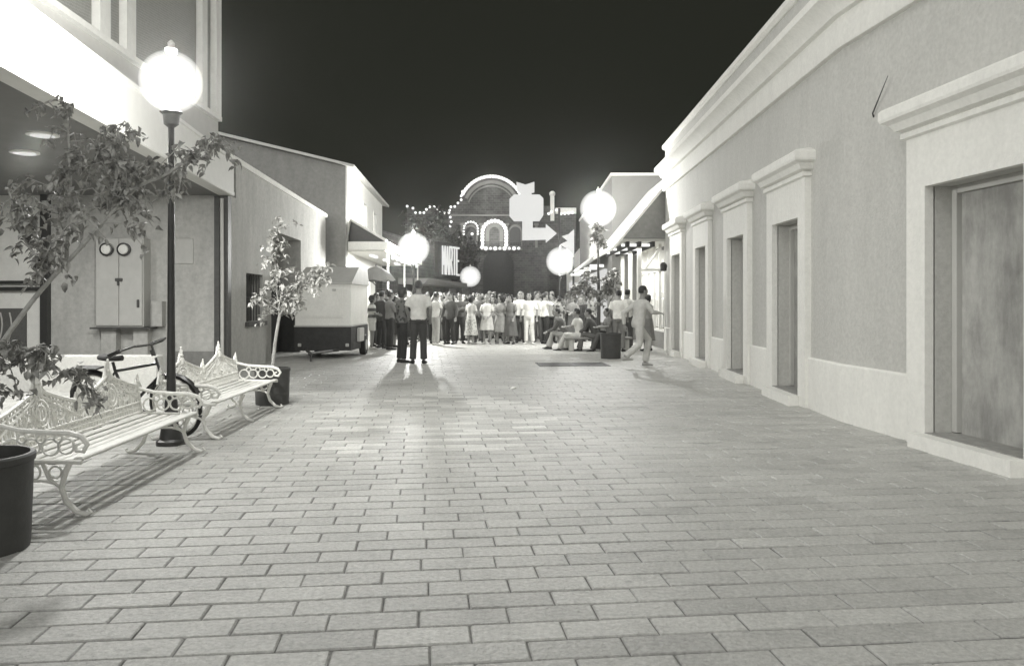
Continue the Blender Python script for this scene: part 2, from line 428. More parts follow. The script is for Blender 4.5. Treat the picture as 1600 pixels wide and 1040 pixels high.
for a, b in DOORS:
    w = MB()      # raised white surround: two pilasters and a head, one solid frame
    s = 0.30
    out = [(a - s, -0.02), (a, -0.02), (a, LZ), (b, LZ), (b, -0.02), (b + s, -0.02), (b + s, 3.06), (a - s, 3.06)]
    w.prism(out, lambda u, z, d: hall(u, d, z), -0.01, 0.085)
    w.build('door_surround', M['white_wash'], root)
    w = MB()
    lv = [(0.09, 3.02), (0.125, 3.035), (0.125, 3.085), (0.10, 3.10), (0.16, 3.12), (0.20, 3.19), (0.26, 3.22), (0.27, 3.25), (0.27, 3.33), (0.245, 3.355), (0.03, 3.41)]
    rings = []
    for p, z in lv:
        e = max(0, p - 0.085)
        rings.append([hall(a - s - e, -0.01, z), hall(a - s - e, p, z), hall(b + s + e, p, z), hall(b + s + e, -0.01, z)])
    w.loft(rings, True, True)
    w.build('door_hood', M['white_wash'], root)
    w = MB(); fbox(w, hall, a - 0.04, b + 0.04, -0.28, -0.225, 0.12, LZ + 0.03)
    d = w.build('door', M['door_board'], root)
    w = MB()
    fbox(w, hall, b - 0.075, b - 0.002, -0.225, -0.175, 0.152, LZ - 0.002); fbox(w, hall, a + 0.002, a + 0.075, -0.225, -0.175, 0.152, LZ - 0.002)
    fbox(w, hall, a + 0.075, b - 0.075, -0.223, -0.18, LZ - 0.075, LZ - 0.002)
    w.build('frame', M['jamb'], d)
    w = MB(); fbox(w, hall, a + 0.003, b - 0.003, -0.44, 0.088, -0.02, 0.142)
    w.build('threshold', M['step'], root)
    w = MB(); fbox(w, hall, a - 0.06, b + 0.03, 0.088, 0.235, -0.02, 0.135)
    w.build('step', M['white_wash'], root)
w = MB(); w.tube([hall(21.7 + 1.2, 0.05, 2.28), hall(22.9, 0.13, 2.28)], 0.02); w.lathe([(0.03, -.12), (0.09, -.1), (0.1, 0.08), (0.04, 0.14)], 12, hall(22.9, 0.16, 2.26))
w.build('wall_lantern', M['black_metal'], root, True)
w = MB(); w.tube([hall(8.85, 0.0, 3.42), hall(8.82, 0.03, 3.45), hall(8.47, 0.06, 3.77)], [0.012, 0.009, 0.003], 6)
w.build('iron_spike', M['dark_metal'], root, True)

# ------------------------------------------------------------------ left: corner building with a canopy
root = empty('canopy_building', (-6, 12, 0), 'modern corner building with bright white canopy fascia over a recessed entrance', 'building')
def fx(Y): return -4.49 - 0.11 * (Y - 7.08)           # canopy edge
def ux(Y): return -5.56 - 0.036 * (Y - 10.8)          # upper storey
def fas(Y, p, z): return (fx(Y) + p, Y, z)
def upp(Y, p, z): return (ux(Y) + p, Y, z)
w = MB(); w.loft([[fas(Y, p, z) for p, z in ((-0.25, 3.47), (0.0, 3.47), (0.015, 3.49), (0.015, 3.55), (0.0, 3.56), (0.0, 4.13), (0.03, 4.14), (0.03, 4.19), (-0.25, 4.19))] for Y in (-2, 15.8)], True, True)
w.build('fascia', M['fascia_paint'], root)
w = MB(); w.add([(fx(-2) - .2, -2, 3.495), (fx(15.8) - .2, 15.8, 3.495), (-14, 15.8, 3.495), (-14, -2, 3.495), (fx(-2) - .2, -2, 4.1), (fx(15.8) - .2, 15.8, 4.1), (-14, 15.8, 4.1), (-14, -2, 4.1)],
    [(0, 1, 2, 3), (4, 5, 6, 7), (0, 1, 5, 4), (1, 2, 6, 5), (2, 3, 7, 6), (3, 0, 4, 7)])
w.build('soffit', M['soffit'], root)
for x, y in ((-6.8, 11.25), (-5.85, 10.05), (-8.6, 11.8), ):
    w = MB(); w.lathe([(0.15, 3.47), (0.19, 3.475), (0.19, 3.497)], 20, (x, y, 0))
    dl = w.build('downlight', M['white_paint'], root, True)
    w = MB(); w.lathe([(0.001, 3.462), (0.14, 3.464), (0.14, 3.469)], 20, (x, y, 0))
    w.build('lens', M['lens_glow'], dl)
    lamp_light('downlight_lamp', (x, y, 3.44), 60, 0, root, 'AREA', (.24, .24), (0, 0, 0))
w = MB(); wall_sheet(w, upp, [-2, 15.75], [3.8, 5.0], [], 0.5)
w.build('spandrel', mat('spandrel_plaster', 0.46, 0.8, 0.06, 4), root)
WZ = 5.0
w = MB(); w.loft([[upp(Y, p, z) for p, z in ((-0.5, WZ), (-0.12, WZ), (-0.12, 9.0), (-0.5, 9.0))] for Y in (-2, 15.6)], True, True)
w.build('upper_wall', M['dark_plaster'], root)
def yu(px):   # where the sight line of column px meets the upper storey
    k = (px - 800) / 1260
    return (-5.56 + 0.036 * 10.8) / (k + 0.036)
for pa, pb in ((20, 34), (152, 168.5), (194, 208.5), (313, 321), (335, 343)):
    w = MB(); ya, yb = yu(pa), yu(pb)
    w.loft([[upp(Y, p, z) for p, z in ((-0.12, WZ), (0.04, WZ), (0.04, 9.0), (-0.12, 9.0))] for Y in (ya, yb)], True, True)
    w.build('mullion', M['white_paint'], root)
m, nt, b = node_mat('lattice_screen'); n, l = nt.nodes, nt.links
tc = n.new('ShaderNodeTexCoord'); mp = n.new('ShaderNodeMapping'); mp.inputs['Rotation'].default_value = (R(38), 0, 0); mp.inputs['Scale'].default_value = (1, 9, 9)
bk = n.new('ShaderNodeTexBrick'); bk.inputs['Scale'].default_value = 1.0; bk.inputs['Color1'].default_value = (.24, .239, .22, 1); bk.inputs['Color2'].default_value = (.18, .179, .165, 1); bk.inputs['Mortar'].default_value = (.33, .329, .305, 1); bk.inputs['Mortar Size'].default_value = .06
sp = n.new('ShaderNodeSeparateXYZ'); cb = n.new('ShaderNodeCombineXYZ')
l.new(tc.outputs['Object'], mp.inputs['Vector']); l.new(mp.outputs['Vector'], sp.inputs[0]); l.new(sp.outputs[1], cb.inputs[0]); l.new(sp.outputs[2], cb.inputs[1])
l.new(cb.outputs[0], bk.inputs['Vector']); l.new(bk.outputs['Color'], b.inputs['Base Color']); b.inputs['Roughness'].default_value = .8
M['lattice'] = m
for pa, pb in ((36, 150), (170, 192.5), (210, 311.5), (322.5, 333.5)):
    w = MB(); w.loft([[upp(Y, p, z) for p, z in ((-0.12, WZ + .05), (-0.06, WZ + .05), (-0.06, 8.9), (-0.12, 8.9))] for Y in (yu(pa), yu(pb))], True, True)
    w.build('window_screen', M['lattice'], root)
w = MB(); w.loft([[upp(Y, p, z) for p, z in ((-0.2, WZ - .09), (0.09, WZ - .09), (0.09, WZ - .005), (-0.2, WZ - .005))] for Y in (-2, 15.7)], True, True)
w.build('sill', M['white_paint'], root)
w = MB(); w.box(-9.05, -5.56, 15.80, 16.3, -0.02, 3.494)
w.build('recess_wall', M['left_plaster'], root)
w = MB(); w.box(-14, -9.05, 15.8, 16.25, -0.02, 3.494)
w.build('shopfront_wall', M['white_paint'], root)
w = MB(); w.box(-14.2, -14, -2, 16, -0.02, 3.5); w.build('entrance_wall', M['dark_plaster'], root)
w = MB()
w.box(-9.17, -9.03, 15.66, 15.80, 0.3, 3.49); w.box(-13.9, -9.17, 15.69, 15.80, 1.62, 1.70); w.box(-13.9, -9.17, 15.69, 15.80, 1.76, 1.82)
w.build('display_frame', M['black_metal'], root)
w = MB(); w.box(-11.0, -9.5, 15.74, 15.796, 0.35, 1.28); pane = w.build('display_pane', M['screen'], root)
w = MB()
for i in range(3):
    w.tube([(-10.3 + .18 * i + .35 * math.sin(t * 1.4) * .5, 15.73, .4 + .8 * t / 1.6) for t in np.linspace(0, 1.6, 8)], 0.015, 5)
w.build('scroll_grille', M['grey_metal'], pane)
w = MB(); w.box(-5.66, -5.5, 15.62, 15.8, 0, 3.46); w.box(-5.80, -5.70, 15.70, 15.80, 0, 3.46)
w.build('corner_post', M['dark_metal'], root)
w = MB(); w.tube([(-5.59, 15.56, 0.05), (-5.59, 15.56, 1.9), (-5.60, 15.56, 3.4)], 0.035, 8)
w.build('downpipe', M['grey_metal'], root, True)
# dado stain boards along the foot of the recess wall
w = MB(); w.box(-6.6, -5.82, 15.77, 15.818, 0, 0.44); w.build('kick_board', M['dark_plaster'], root)
# low white parapet in front
w = MB(); w.bbox(-14, -5.55, 12.6, 12.85, -0.02, 0.57, 0.02)
tag(w.build('low_wall', M['stucco']), 'low white wall behind the parked bicycle and benches', 'wall')
w = MB(); w.bbox(-5.9, -5.5, 12.86, 15.6, -0.02, 0.42, 0.02)

# meter cabinet and box
root = empty('meter_cabinet', (-7.6, 15.7, 0), 'tall pale double-door meter cabinet with two round dials on the wall', 'cabinet')
w = MB(); w.bbox(-8.0, -7.08, 15.50, 15.815, 0.92, 2.64, 0.012); w.build('housing', M['grey_metal'], root)
for a, b in ((-7.985, -7.55), (-7.54, -7.10)):
    w = MB(); w.bbox(a, b, 15.47, 15.502, 0.95, 2.62, 0.008); d = w.build('door', M['grey_metal'], root)
    if a < -7.6:
        w = MB(); w.bbox(-7.6, -7.47, 15.43, 15.472, 1.80, 1.86, .006); w.box(-7.56, -7.53, 15.43, 15.47, 1.72, 1.80); w.build('latch', M['dark_metal'], d)
    else:
        w = MB(); w.bbox(-7.19, -7.15, 15.44, 15.472, 1.3, 1.45, .006); w.build('handle', M['dark_metal'], d)
for x in (-7.76, -7.43):
    w = MB()
    w.loft([[(x + r * math.cos(t * PI / 12), y, 2.41 + r * math.sin(t * PI / 12)) for t in range(24)] for r, y in ((0.125, 15.472), (0.125, 15.40), (0.105, 15.395), (0.10, 15.43))], False, True)
    d = w.build('meter_dial', M['black_metal'], root, True)
    w = MB(); w.loft([[(x + r * math.cos(t * PI / 10), y, 2.41 + r * math.sin(t * PI / 10)) for t in range(20)] for r, y in ((0.098, 15.425), (0.09, 15.39), (0.05, 15.37))], True, True)
    w.build('dial_face', M['white_paint'], d, True)
w = MB(); w.box(-8.1, -6.95, 15.46, 15.8, 0.885, 0.918); w.build('shelf', M['dark_metal'], root)
w = MB(); w.bbox(-6.98, -6.78, 15.62, 15.815, 0.93, 1.42, .01); w.build('side_box', M['left_plaster'], root)
for a, b in ((-7.95, -7.66), (-7.33, -7.05)):
    w = MB(); w.box(a, b, 15.6, 15.81, 0.3, 0.884); w.build('plinth', M['left_plaster'], root)
w = MB(); w.bbox(-6.62, -6.24, 15.775, 15.818, 2.15, 2.65, .012)
tag(w.build('junction_box', M['grey_metal']), 'small flat square box cover on the wall right of the meter cabinet', 'box')

# ------------------------------------------------------------------ left: low stucco building with a deep recess
def lx(Y): return -4.65 - 0.057 * Y
def low(Y, p, z): return (lx(Y) + p, Y, z)
root = empty('stucco_building', (-6.2, 20, 0), 'low plain stucco building with a deep doorway recess behind the small tree', 'building')
w = MB(); wall_sheet(w, low, [16.31, 26.7], [-0.05, 4.22], [(19.26, 22.7, 0.0, 3.13), (17.05, 18.45, 0.98, 2.02)], 0.72)
w.build('wall', M['left_plaster'], root)
w = MB(); w.loft([[low(Y, p, z) for p, z in ((-0.8, 4.20), (0.05, 4.20), (0.06, 4.22), (0.06, 4.31), (-0.8, 4.31))] for Y in (15.81, 26.75)], True, True)
w.build('coping', M['white_wash'], root)
w = MB(); fbox(w, low, 21.2, 22.69, -0.718, -0.62, 0, 2.2); fbox(w, low, 22.62, 22.697, -0.62, -0.02, 0, 1.05)  # low second box: dark panel standing in for shade on the jamb
w.build('door', M['dark_wood'], root)
w = MB(); fbox(w, low, 17.05, 18.45, -0.3, -0.25, 0.98, 2.02); win = w.build('window', M['glass_dark'], root)
w = MB()
for i in range(6):
    y = 17.15 + i * 0.24; w.tube([low(y, -0.06, 0.99), low(y, -0.06, 2.01)], 0.012, 6)
w.tube([low(17.06, -0.06, 1.5), low(18.44, -0.06, 1.5)], 0.012, 6)
w.build('window_bars', M['black_metal'], win)
w = MB(); fbox(w, low, 16.98, 18.52, -0.05, 0.09, 0.88, 0.975); w.build('sill', M['dark_metal'], win)
w = MB(); w.hexa([low(16.35, -.73, -.02), low(26.6, -.73, -.02), (-14, 26.6, -.02), (-14, 16.35, -.02), low(16.35, -.73, 4.1), low(26.6, -.73, 4.1), (-14, 26.6, 4.1), (-14, 16.35, 4.1)])
w.build('back_walls', M['dark_plaster'], root)

# ------------------------------------------------------------------ left: two-storey building with a porch canopy
def gx(Y): return -5.57 - 0.05 * (Y - 27)
def gab(Y, p, z): return (gx(Y) + p, Y, z)
root = empty('two_storey_building', (-6.5, 30, 0), 'two-storey building with pale street front, gable end and dark tiled porch roof', 'building')
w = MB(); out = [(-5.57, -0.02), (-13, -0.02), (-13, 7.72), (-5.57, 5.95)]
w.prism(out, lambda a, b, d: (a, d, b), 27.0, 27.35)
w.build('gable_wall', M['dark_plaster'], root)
wins = [(28.3, 29.3, 3.95, 5.25), (31.2, 32.2, 3.95, 5.25), (34.6, 35.6, 3.95, 5.25)]
w = MB(); wall_sheet(w, gab, [27.36, 38.0], [2.9, 5.98], wins, 0.3); w.build('front_wall', M['white_wash'], root)
for a, b, z0, z1 in wins:
    w = MB(); fbox(w, gab, a, b, -0.2, -0.14, z0, z1); wi = w.build('window', M['screen'], root)
    w = MB(); fbox(w, gab, a - .06, a, -.01, .04, z0, z1); fbox(w, gab, b, b + .06, -.01, .04, z0, z1); fbox(w, gab, a - .06, b + .06, -.01, .05, z1, z1 + .07); fbox(w, gab, a - .1, b + .1, -.01, .09, z0 - .07, z0)
    w.build('frame', M['white_paint'], wi)
w = MB(); w.loft([[(gx(Y) + dx, Y, z) for dx, z in ((0.28, 5.90), (0.30, 5.98), (-8, 8.0), (-8, 7.88))] for Y in (26.85, 38.3)], True, True)
w.build('roof', M['tin_roof'], root)
w = MB(); w.box(-13, gx(38) - 0.31, 37.6, 38.0, 0, 6.0); w.build('rear_wall', M['dark_plaster'], root)
# porch: hipped tile roof, fascia, posts
E0, E1 = 27.35, 38.2
def eave(Y): return -4.28 - 0.0 * (Y - 27.3)
w = MB(); t0 = (gx(28.0) + .02, 28.1, 4.25); t1 = (gx(38) + .02, 38.0, 4.25)
a0 = (gx(27.4) + .03, E0, 3.46); a1 = (eave(27), E0, 3.46); a2 = (-4.35, E1, 3.46)
a3 = (gx(38) + .02, E1, 3.46)
w.add([a0, a1, a2, a3, t0, t1], [(0, 1, 4), (1, 2, 5, 4), (2, 3, 5), (3, 0, 4, 5), (3, 2, 1, 0)])
w.build('porch_roof', M['tile_roof'], root)
w = MB(); w.tube([Vector(t0), Vector(a1) + Vector((0.02, 0, 0.02))], 0.05, 6); w.build('hip_ridge', M['white_wash'], root)
w = MB(); w.box(gx(27.4) + .03, -4.2, E0 - .06, E0 + .05, 3.17, 3.45); w.hexa([(-4.28, E0 + .05, 3.17), (-4.2, E0 + .05, 3.17), (-4.27, E1, 3.17), (-4.35, E1, 3.17), (-4.28, E0 + .05, 3.45), (-4.2, E0 + .05, 3.45), (-4.27, E1, 3.45), (-4.35, E1, 3.45)])
w.build('porch_fascia', M['white_wash'], root)
w = MB(); w.hexa([(gx(27.5), E0 + .06, 3.12), (-4.3, E0 + .06, 3.12), (-4.37, E1, 3.12), (gx(38), E1, 3.12), (gx(27.5), E0 + .06, 3.16), (-4.3, E0 + .06, 3.16), (-4.37, E1, 3.16), (gx(38), E1, 3.16)])
w.build('porch_ceiling', M['white_wash'], root)
for y in (28.6, 33.0, 37.6):
    w = MB(); w.bbox(-4.43, -4.37, y - .03, y + .03, 0, 3.12, .015); w.build('porch_post', M['white_paint'], root)
w = MB(); w.box(-8.2, -8.0, 27.4, 37.6, 0, 2.9); w.box(-8, gx(37) - .3, 37.4, 37.58, 0, 2.9); w.build('shop_interior', M['white_wash'], root)
w = MB()
for y in (28.6, 31, 33.5): fbox(w, gab, y, y + .09, -.1, 0, 0, 2.9)
fbox(w, gab, 27.4, 37.8, -.1, 0.01, 2.55, 2.9)
w.build('shopfront_frame', M['white_paint'], root)
for y in (28.8, 31.8, 34.8):
    w = MB(); w.bbox(-5.1, -4.98, y, y + 1.2, 3.03, 3.11, .01); w.build('light_tube', M['tube_glow'], root)
lamp_light('porch_light', (-5.0, 31.5, 3.0), 70, 0, root, 'AREA', (0.4, 7.0), (0, 0, 0))
lamp_light('shop_light', (-7.0, 31.5, 2.8), 110, 0, root, 'AREA', (1.5, 7.0), (0, 0, 0))
for i in range(7):
    w = MB(); y = 29.2 + i * 1.15; w.ball((-4.30, y, 3.02), 0.085, 10, 7); w.build('eave_bulb', M['bulb'], root, True)

# left, beyond: dark shop with a slanted sign
root = empty('dark_shop', (-6, 46, 0), 'dark shop building beyond the porch carrying the slanted lettered sign', 'building')
w = MB(); w.hexa([(-6.3, 39.2, 0), (-12, 39.2, 0), (-12, 55, 0), (-4.3, 55, 0), (-6.3, 39.2, 4.9), (-12, 39.2, 4.9), (-12, 55, 4.9), (-4.3, 55, 4.9)])
w.build('wall', M['mission'], root)
w = MB(); w.hexa([(-4.6, 42, 2.35), (-6.3, 42, 2.35), (-4.4, 54, 2.35), (-3.0, 54, 2.35), (-4.3, 42, 2.66), (-6.3, 42, 2.66), (-4.4, 54, 2.66), (-3.0, 54, 2.66)])
w.build('awning', M['canvas'], root)
for a in ((-6.0, -5.9, 43, 43.6, 0.9, 2.2), (-5.6, -5.5, 46, 46.6, 1, 2.3)):
    w = MB(); w.box(*a); w.build('shop_window', M['lens_glow'], root)
P0 = Vector((-3.93, 45, 0)); P1 = Vector((-3.08, 47, 0)); dv = (P1 - P0).normalized(); nv = Vector((dv.y, -dv.x, 0))
sroot = empty('shop_sign', (-3.5, 46, 2.8), 'slanted black signboard with tall glowing letters on the left shop', 'sign')
w = MB(); A = P0 - dv * .45; B = P1 + dv * .1
def slab(w, pts, t0, t1):
    w.prism(pts, lambda a, b, d: P0 + dv * a + nv * d + Vector((0, 0, b)), t0, t1)
LT = (P1 - P0).length
slab(w, [(-.45, 2.75), (LT + .1, 2.75), (LT + .1, 4.75), (-.45, 4.75)], -.2, 0)
w.build('board', M['dark_wood'], sroot)
GLY = {'M': [[(0, 0), (0, 1), (.5, .35), (1, 1), (1, 0)]], 'A': [[(0, 0), (.5, 1), (1, 0)], [(.2, .38), (.8, .38)]], 'R': [[(0, 0), (0, 1), (.8, 1), (1, .8), (.8, .52), (0, .52)], [(.45, .52), (1, 0)]],
       'T': [[(0, 1), (1, 1)], [(.5, 1), (.5, 0)]], 'E': [[(1, 1), (0, 1), (0, 0), (1, 0)], [(0, .52), (.8, .52)]]}
for i, chh in enumerate('MARTE'):
    w = MB(); u0 = LT * (0.02 + i * 0.2); uw = LT * 0.14; q = 0
    for st in GLY[chh]:
        for a, b in zip(st[:-1], st[1:]):
            pa = Vector((u0 + a[0] * uw, 2.98 + 1.55 * a[1])); pb = Vector((u0 + b[0] * uw, 2.98 + 1.55 * b[1])); d_ = (pb - pa).normalized(); n_ = Vector((-d_.y, d_.x)) * .055; pa = pa - d_ * .03; pb = pb + d_ * .03
            slab(w, [tuple(pa - n_), tuple(pb - n_), tuple(pb + n_), tuple(pa + n_)], .02, .06 + .003 * q); q += 1
    w.build('letter', M['letter_glow'], sroot)

# ------------------------------------------------------------------ right: shops beyond the hall
root = empty('corner_shop', (4.6, 26, 0), 'brightly lit corner shop with steep lean-to canopy next to the hall', 'building')
CX0 = 3.05
w = MB(); out = [(4.75, 3.34), (4.75, 5.42), (CX0, 3.22), (CX0, 3.06), (3.25, 3.2)]
out = [(4.9, 3.30), (4.9, 5.35), (3.0, 3.05), (3.22, 3.30)]
w.prism(out, lambda a, b, d: (a, d, b), 23.75, 23.9); w.build('canopy_end', M['dark_plaster'], root)
w = MB(); w.loft([[(x, Y, z) for x, z in ((4.95, 5.43), (2.95, 3.01), (2.98, 2.94), (4.98, 5.34))] for Y in (23.68, 29.4)], True, True); w.build('canopy_roof', M['white_wash'], root)
w = MB(); w.box(3.25, 4.9, 23.95, 29.3, 3.2, 3.28); w.build('canopy_ceiling', M['white_wash'], root)
for x in (3.4, 3.75, 4.15):
    w = MB(); w.box(x, x + .09, 23.92, 29.2, 3.05, 3.2); w.build('canopy_beam', M['dark_wood'], root)
for y in (24.3, 26.2, 28.0):
    w = MB(); w.bbox(3.3, 4.3, y, y + .1, 3.08, 3.16, .01); w.build('light_tube', M['tube_glow'], root)
for x, y in ((3.82, 24.2), (3.9, 26.6), (4.0, 29.2)):
    w = MB(); w.bbox(x - .06, x + .06, y - .06, y + .06, 0, 3.06, .015); w.build('canopy_post', M['white_paint'], root)
w = MB()
fbox(w, lambda u, p, z: (4.62 - p, u, z), 24, 29.4, 0, .08, 0, .5)
w.build('stall_riser', M['dark_plaster'], root)
w = MB()
for y in (24.0, 24.9, 25.9, 27.0, 28.2, 29.3): w.box(4.54, 4.62, y, y + .08, .5, 3.2)
w.box(4.54, 4.62, 24, 29.4, 2.35, 2.43); w.box(4.55, 4.61, 24, 29.4, .5, .56); w.build('shopfront_frame', M['white_paint'], root)
w = MB(); w.tube([(4.0, 24.2, 2.4), (4.45, 24.2, 3.05)], .03, 6); w.tube([(3.82, 24.2, 2.38), (4.6, 24.2, 2.38)], .045, 6); w.build('bracket', M['white_paint'], root)
w = MB(); w.box(6.6, 6.8, 23.9, 29.5, 0, 3.3); w.box(4.7, 6.6, 29.42, 29.6, 0, 3.3); w.build('shop_interior', M['white_wash'], root)
rng = random.Random(4)
for i in range(9):
    w = MB(); y = 24.3 + i * .55; zz = rng.uniform(.9, 1.3)
    w.bbox(4.85, 5.15, y, y + rng.uniform(.2, .4), .55, .55 + zz, .04); w.build('window_display', M[rng.choice(['cloth12', 'cloth36', 'cloth62', 'cloth5', 'cloth26'])], root)
lamp_light('canopy_light', (3.8, 26.5, 3.0), 60, 0, root, 'AREA', (0.8, 5.0), (0, 0, 0))
lamp_light('shop_light', (5.6, 26.5, 3.1), 90, 0, root, 'AREA', (1.4, 5.0), (0, 0, 0))

root = empty('white_block', (5, 36, 0), 'plain white two-storey block rising behind the corner shop canopy', 'building')
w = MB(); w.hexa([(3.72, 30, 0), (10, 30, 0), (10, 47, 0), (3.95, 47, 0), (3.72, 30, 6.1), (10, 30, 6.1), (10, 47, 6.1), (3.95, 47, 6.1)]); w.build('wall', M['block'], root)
w = MB(); w.hexa([(3.66, 29.94, 6.1), (10, 29.94, 6.1), (10, 47, 6.1), (3.9, 47, 6.1), (3.66, 29.94, 6.2), (10, 29.94, 6.2), (10, 47, 6.2), (3.9, 47, 6.2)]); w.build('coping', M['white_wash'], root)
w = MB(); w.hexa([(3.0, 31, 2.9), (3.7, 31, 3.5), (3.9, 44, 3.5), (3.1, 44, 2.9), (3.0, 31, 2.98), (3.7, 31, 3.58), (3.9, 44, 3.58), (3.1, 44, 2.98)]); w.build('awning', M['canvas'], root)
w = MB(); w.box(3.6, 3.72, 31.5, 43, .6, 2.7); w.build('shop_window', M['lens_glow'], root)
for i in range(5):
    w = MB(); y = 31.6 + i * 2.6; w.bbox(3.05, 3.6, y, y + .12, 2.78, 2.88, .01); w.build('light_tube', M['tube_glow'], root)
root = empty('far_shop', (5, 56, 0), 'far lit shop front past the white block below the arrow sign', 'building')
w = MB(); w.hexa([(4.0, 48, 0), (12, 48, 0), (12, 68, 0), (4.6, 68, 0), (4.0, 48, 4.6), (12, 48, 4.6), (12, 68, 4.6), (4.6, 68, 4.6)]); w.build('wall', M['white_wash'], root)
for a in ((3.9, 4.0, 49, 52, .6, 2.6), (4.1, 4.2, 54, 58, .7, 2.8)):
    w = MB(); w.box(*a); w.build('shop_window', M['lens_glow'], root)
# saw-toothed lit panel sign projecting above the street
root = empty('sawtooth_sign', (3.3, 46.5, 3.2), 'glowing white saw-toothed panel sign on the right below the arrow sign', 'sign')
w = MB(); pts = [(897, 358), (888, 366), (878, 369), (887, 376), (875, 382), (886, 388), (877, 395), (897, 402)]
w.prism([((px - 800) * 46.5 / 1260, 1.4 + (472 - py) * 46.5 / 1260) for px, py in pts], lambda a, b, d: (a, d, b), 46.45, 46.65); w.build('panel', M['sign_glow'], root)
w = MB(); w.tube([(3.55, 46.6, 0), (3.55, 46.6, 4.5)], .06, 8); w.build('post', M['dark_metal'], root)

# big lit arrow sign
SY = 46.0
root = empty('arrow_sign', (2.72, SY, 0), 'big blank glowing street sign with a crown on top and an arrow pointing right', 'sign')
def sg(px, py): return ((px - 800) * SY / 1260, 1.4 + (472 - py) * SY / 1260)
def panel(name, pts, y0, y1):
    w = MB(); w.prism([sg(*p) for p in pts], lambda a, b, d: (a, d, b), y0, y1); w.build(name, M['sign_glow'], root)
panel('crown_panel', [(807, 284), (821, 288.5), (835, 284), (835, 300), (830, 301), (831, 303.5), (813, 303.5), (813, 301), (808, 297)], SY, SY + .25)
panel('main_panel', [(803, 304), (843, 304), (849, 310), (849, 336), (843, 345), (803, 345), (796, 337), (796, 311)], SY - .05, SY + .3)
panel('arrow_panel', [(816, 345.5), (832.5, 345.5), (832.5, 356), (853, 356), (853, 350), (870, 364.5), (853, 379), (853, 374), (816, 375)], SY, SY + .25)
w = MB(); w.tube([(2.72, SY + .4, 0), (2.72, SY + .4, 6.8)], .07, 10); w.tube([(.9, SY + .38, 6.0), (2.72, SY + .38, 6.0)], .04, 6); w.tube([(1.0, SY + .38, 5.0), (2.72, SY + .38, 5.0)], .04, 6); w.build('post', M['black_metal'], root)

# ------------------------------------------------------------------ mission-style front closing the street
MY = 80.0; MS = 1260 / MY
def ms(px, py): return ((px - 800) / MS, 1.4 + (472 - py) / MS)
root = empty('mission_building', (-1.5, MY, 0), 'mission-style brick building with curved gable outlined in light bulbs closing the street', 'building')
arc = [(768 + 50 * math.cos(t), 330 - 52 * math.sin(t)) for t in np.linspace(0.35, PI - 0.45, 22)]
top = [(900, 336), (866, 336), (866, 322), (838, 322)] + arc + [(722, 312), (711, 324), (704, 326), (702, 336), (690, 334), (684, 328), (678, 323), (671, 323), (666, 328), (661, 334), (650, 334), (645, 328), (636, 322)]
out = [ms(*p) for p in top] + [(ms(636, 0)[0], -0.02), (ms(900, 0)[0], -0.02)]
w = MB(); w.prism(out, lambda a, b, d: (a, d, b), MY, MY + 1.0); w.build('wall', M['mission'], root)
def band(name, cx, cy, r0, r1, t0, t1, y0, y1, m, par, sy=1.04):
    w = MB(); ts = np.linspace(t0, t1, 24)
    o_ = [ms(cx + r0 * math.cos(t), cy - r0 * sy * math.sin(t)) for t in ts] + [ms(cx + r1 * math.cos(t), cy - r1 * sy * math.sin(t)) for t in ts[::-1]]
    w.prism(o_, lambda a, b, d: (a, d, b), y0, y1); return w.build(name, m, par)
band('gable_moulding', 768, 330, 41, 46, 0.35, PI - .45, MY - .25, MY + .02, M['mission_trim'], root)
band('gable_band', 768, 330, 37, 39, 0.3, PI - .35, MY - .15, MY + .02, M['mission_trim'], root)
def arch_out(cx, base, spring, r, n=14): return [(cx - r, base), (cx - r, spring)] + [(cx - r * math.cos(t), spring - r * math.sin(t)) for t in np.linspace(0, PI, n)] + [(cx + r, base)]
def archm(name, cx, base, spring, r, y0, y1, m, par):
    w = MB(); w.prism([ms(*p) for p in arch_out(cx, base, spring, r)], lambda a, b, d: (a, d, b), y0, y1); return w.build(name, m, par)
wa = archm('window', 772.5, 387, 362, 14, MY - .12, MY + .02, M['mission_trim'], root)
archm('pane', 772.5, 386, 363, 8, MY - .16, MY - .1, M['mission'], wa)
for cx in (736, 805):
    wa = archm('window', cx, 385, 362, 11, MY - .12, MY + .02, M['mission_trim'], root)
    archm('pane', cx, 384, 363, 8.5, MY - .16, MY - .1, M['glass_dark'], wa)
archm('portal', 779, 462, 415, 24, MY - .3, MY + .02, M['dark_wood'], root)
w = MB(); a, b = ms(745, 391); c, d = ms(816, 388.5); w.box(a, c, MY - .5, MY + .02, b, d); w.build('balcony_ledge', M['mission_trim'], root)
w = MB(); w.box(ms(860, 0)[0], ms(866, 0)[0], MY - .2, MY + .5, ms(0, 345)[1], ms(0, 306)[1]); w.ball((ms(863, 0)[0], MY, ms(0, 303)[1]), .3); w.build('pinnacle', M['white_wash'], root)
w = MB(); w.box(ms(868, 0)[0], ms(900, 0)[0], MY - .2, MY + .1, ms(0, 334)[1], ms(0, 325)[1]); w.build('cornice', M['white_wash'], root)
w = MB(); w.box(ms(803, 0)[0], ms(855, 0)[0], MY - 3, MY - .02, 0, ms(0, 403)[1]); w.build('porch_wall', M['mission'], root)
for px in (722, 752, 792, 838):
    w = MB(); x0, x1 = ms(px - 2, 0)[0], ms(px + 2, 0)[0]; w.box(x0, x1, MY - .22, MY + .02, ms(0, 387)[1], ms(0, 352)[1]); w.box(x0 - .1, x1 + .1, MY - .3, MY + .02, ms(0, 352)[1], ms(0, 349)[1]); w.build('pilaster', M['mission_trim'], root)
w = MB(); w.box(ms(704, 0)[0], ms(838, 0)[0], MY - .18, MY + .02, ms(0, 338)[1], ms(0, 335)[1]); w.build('string_course', M['mission_trim'], root)
w = MB()
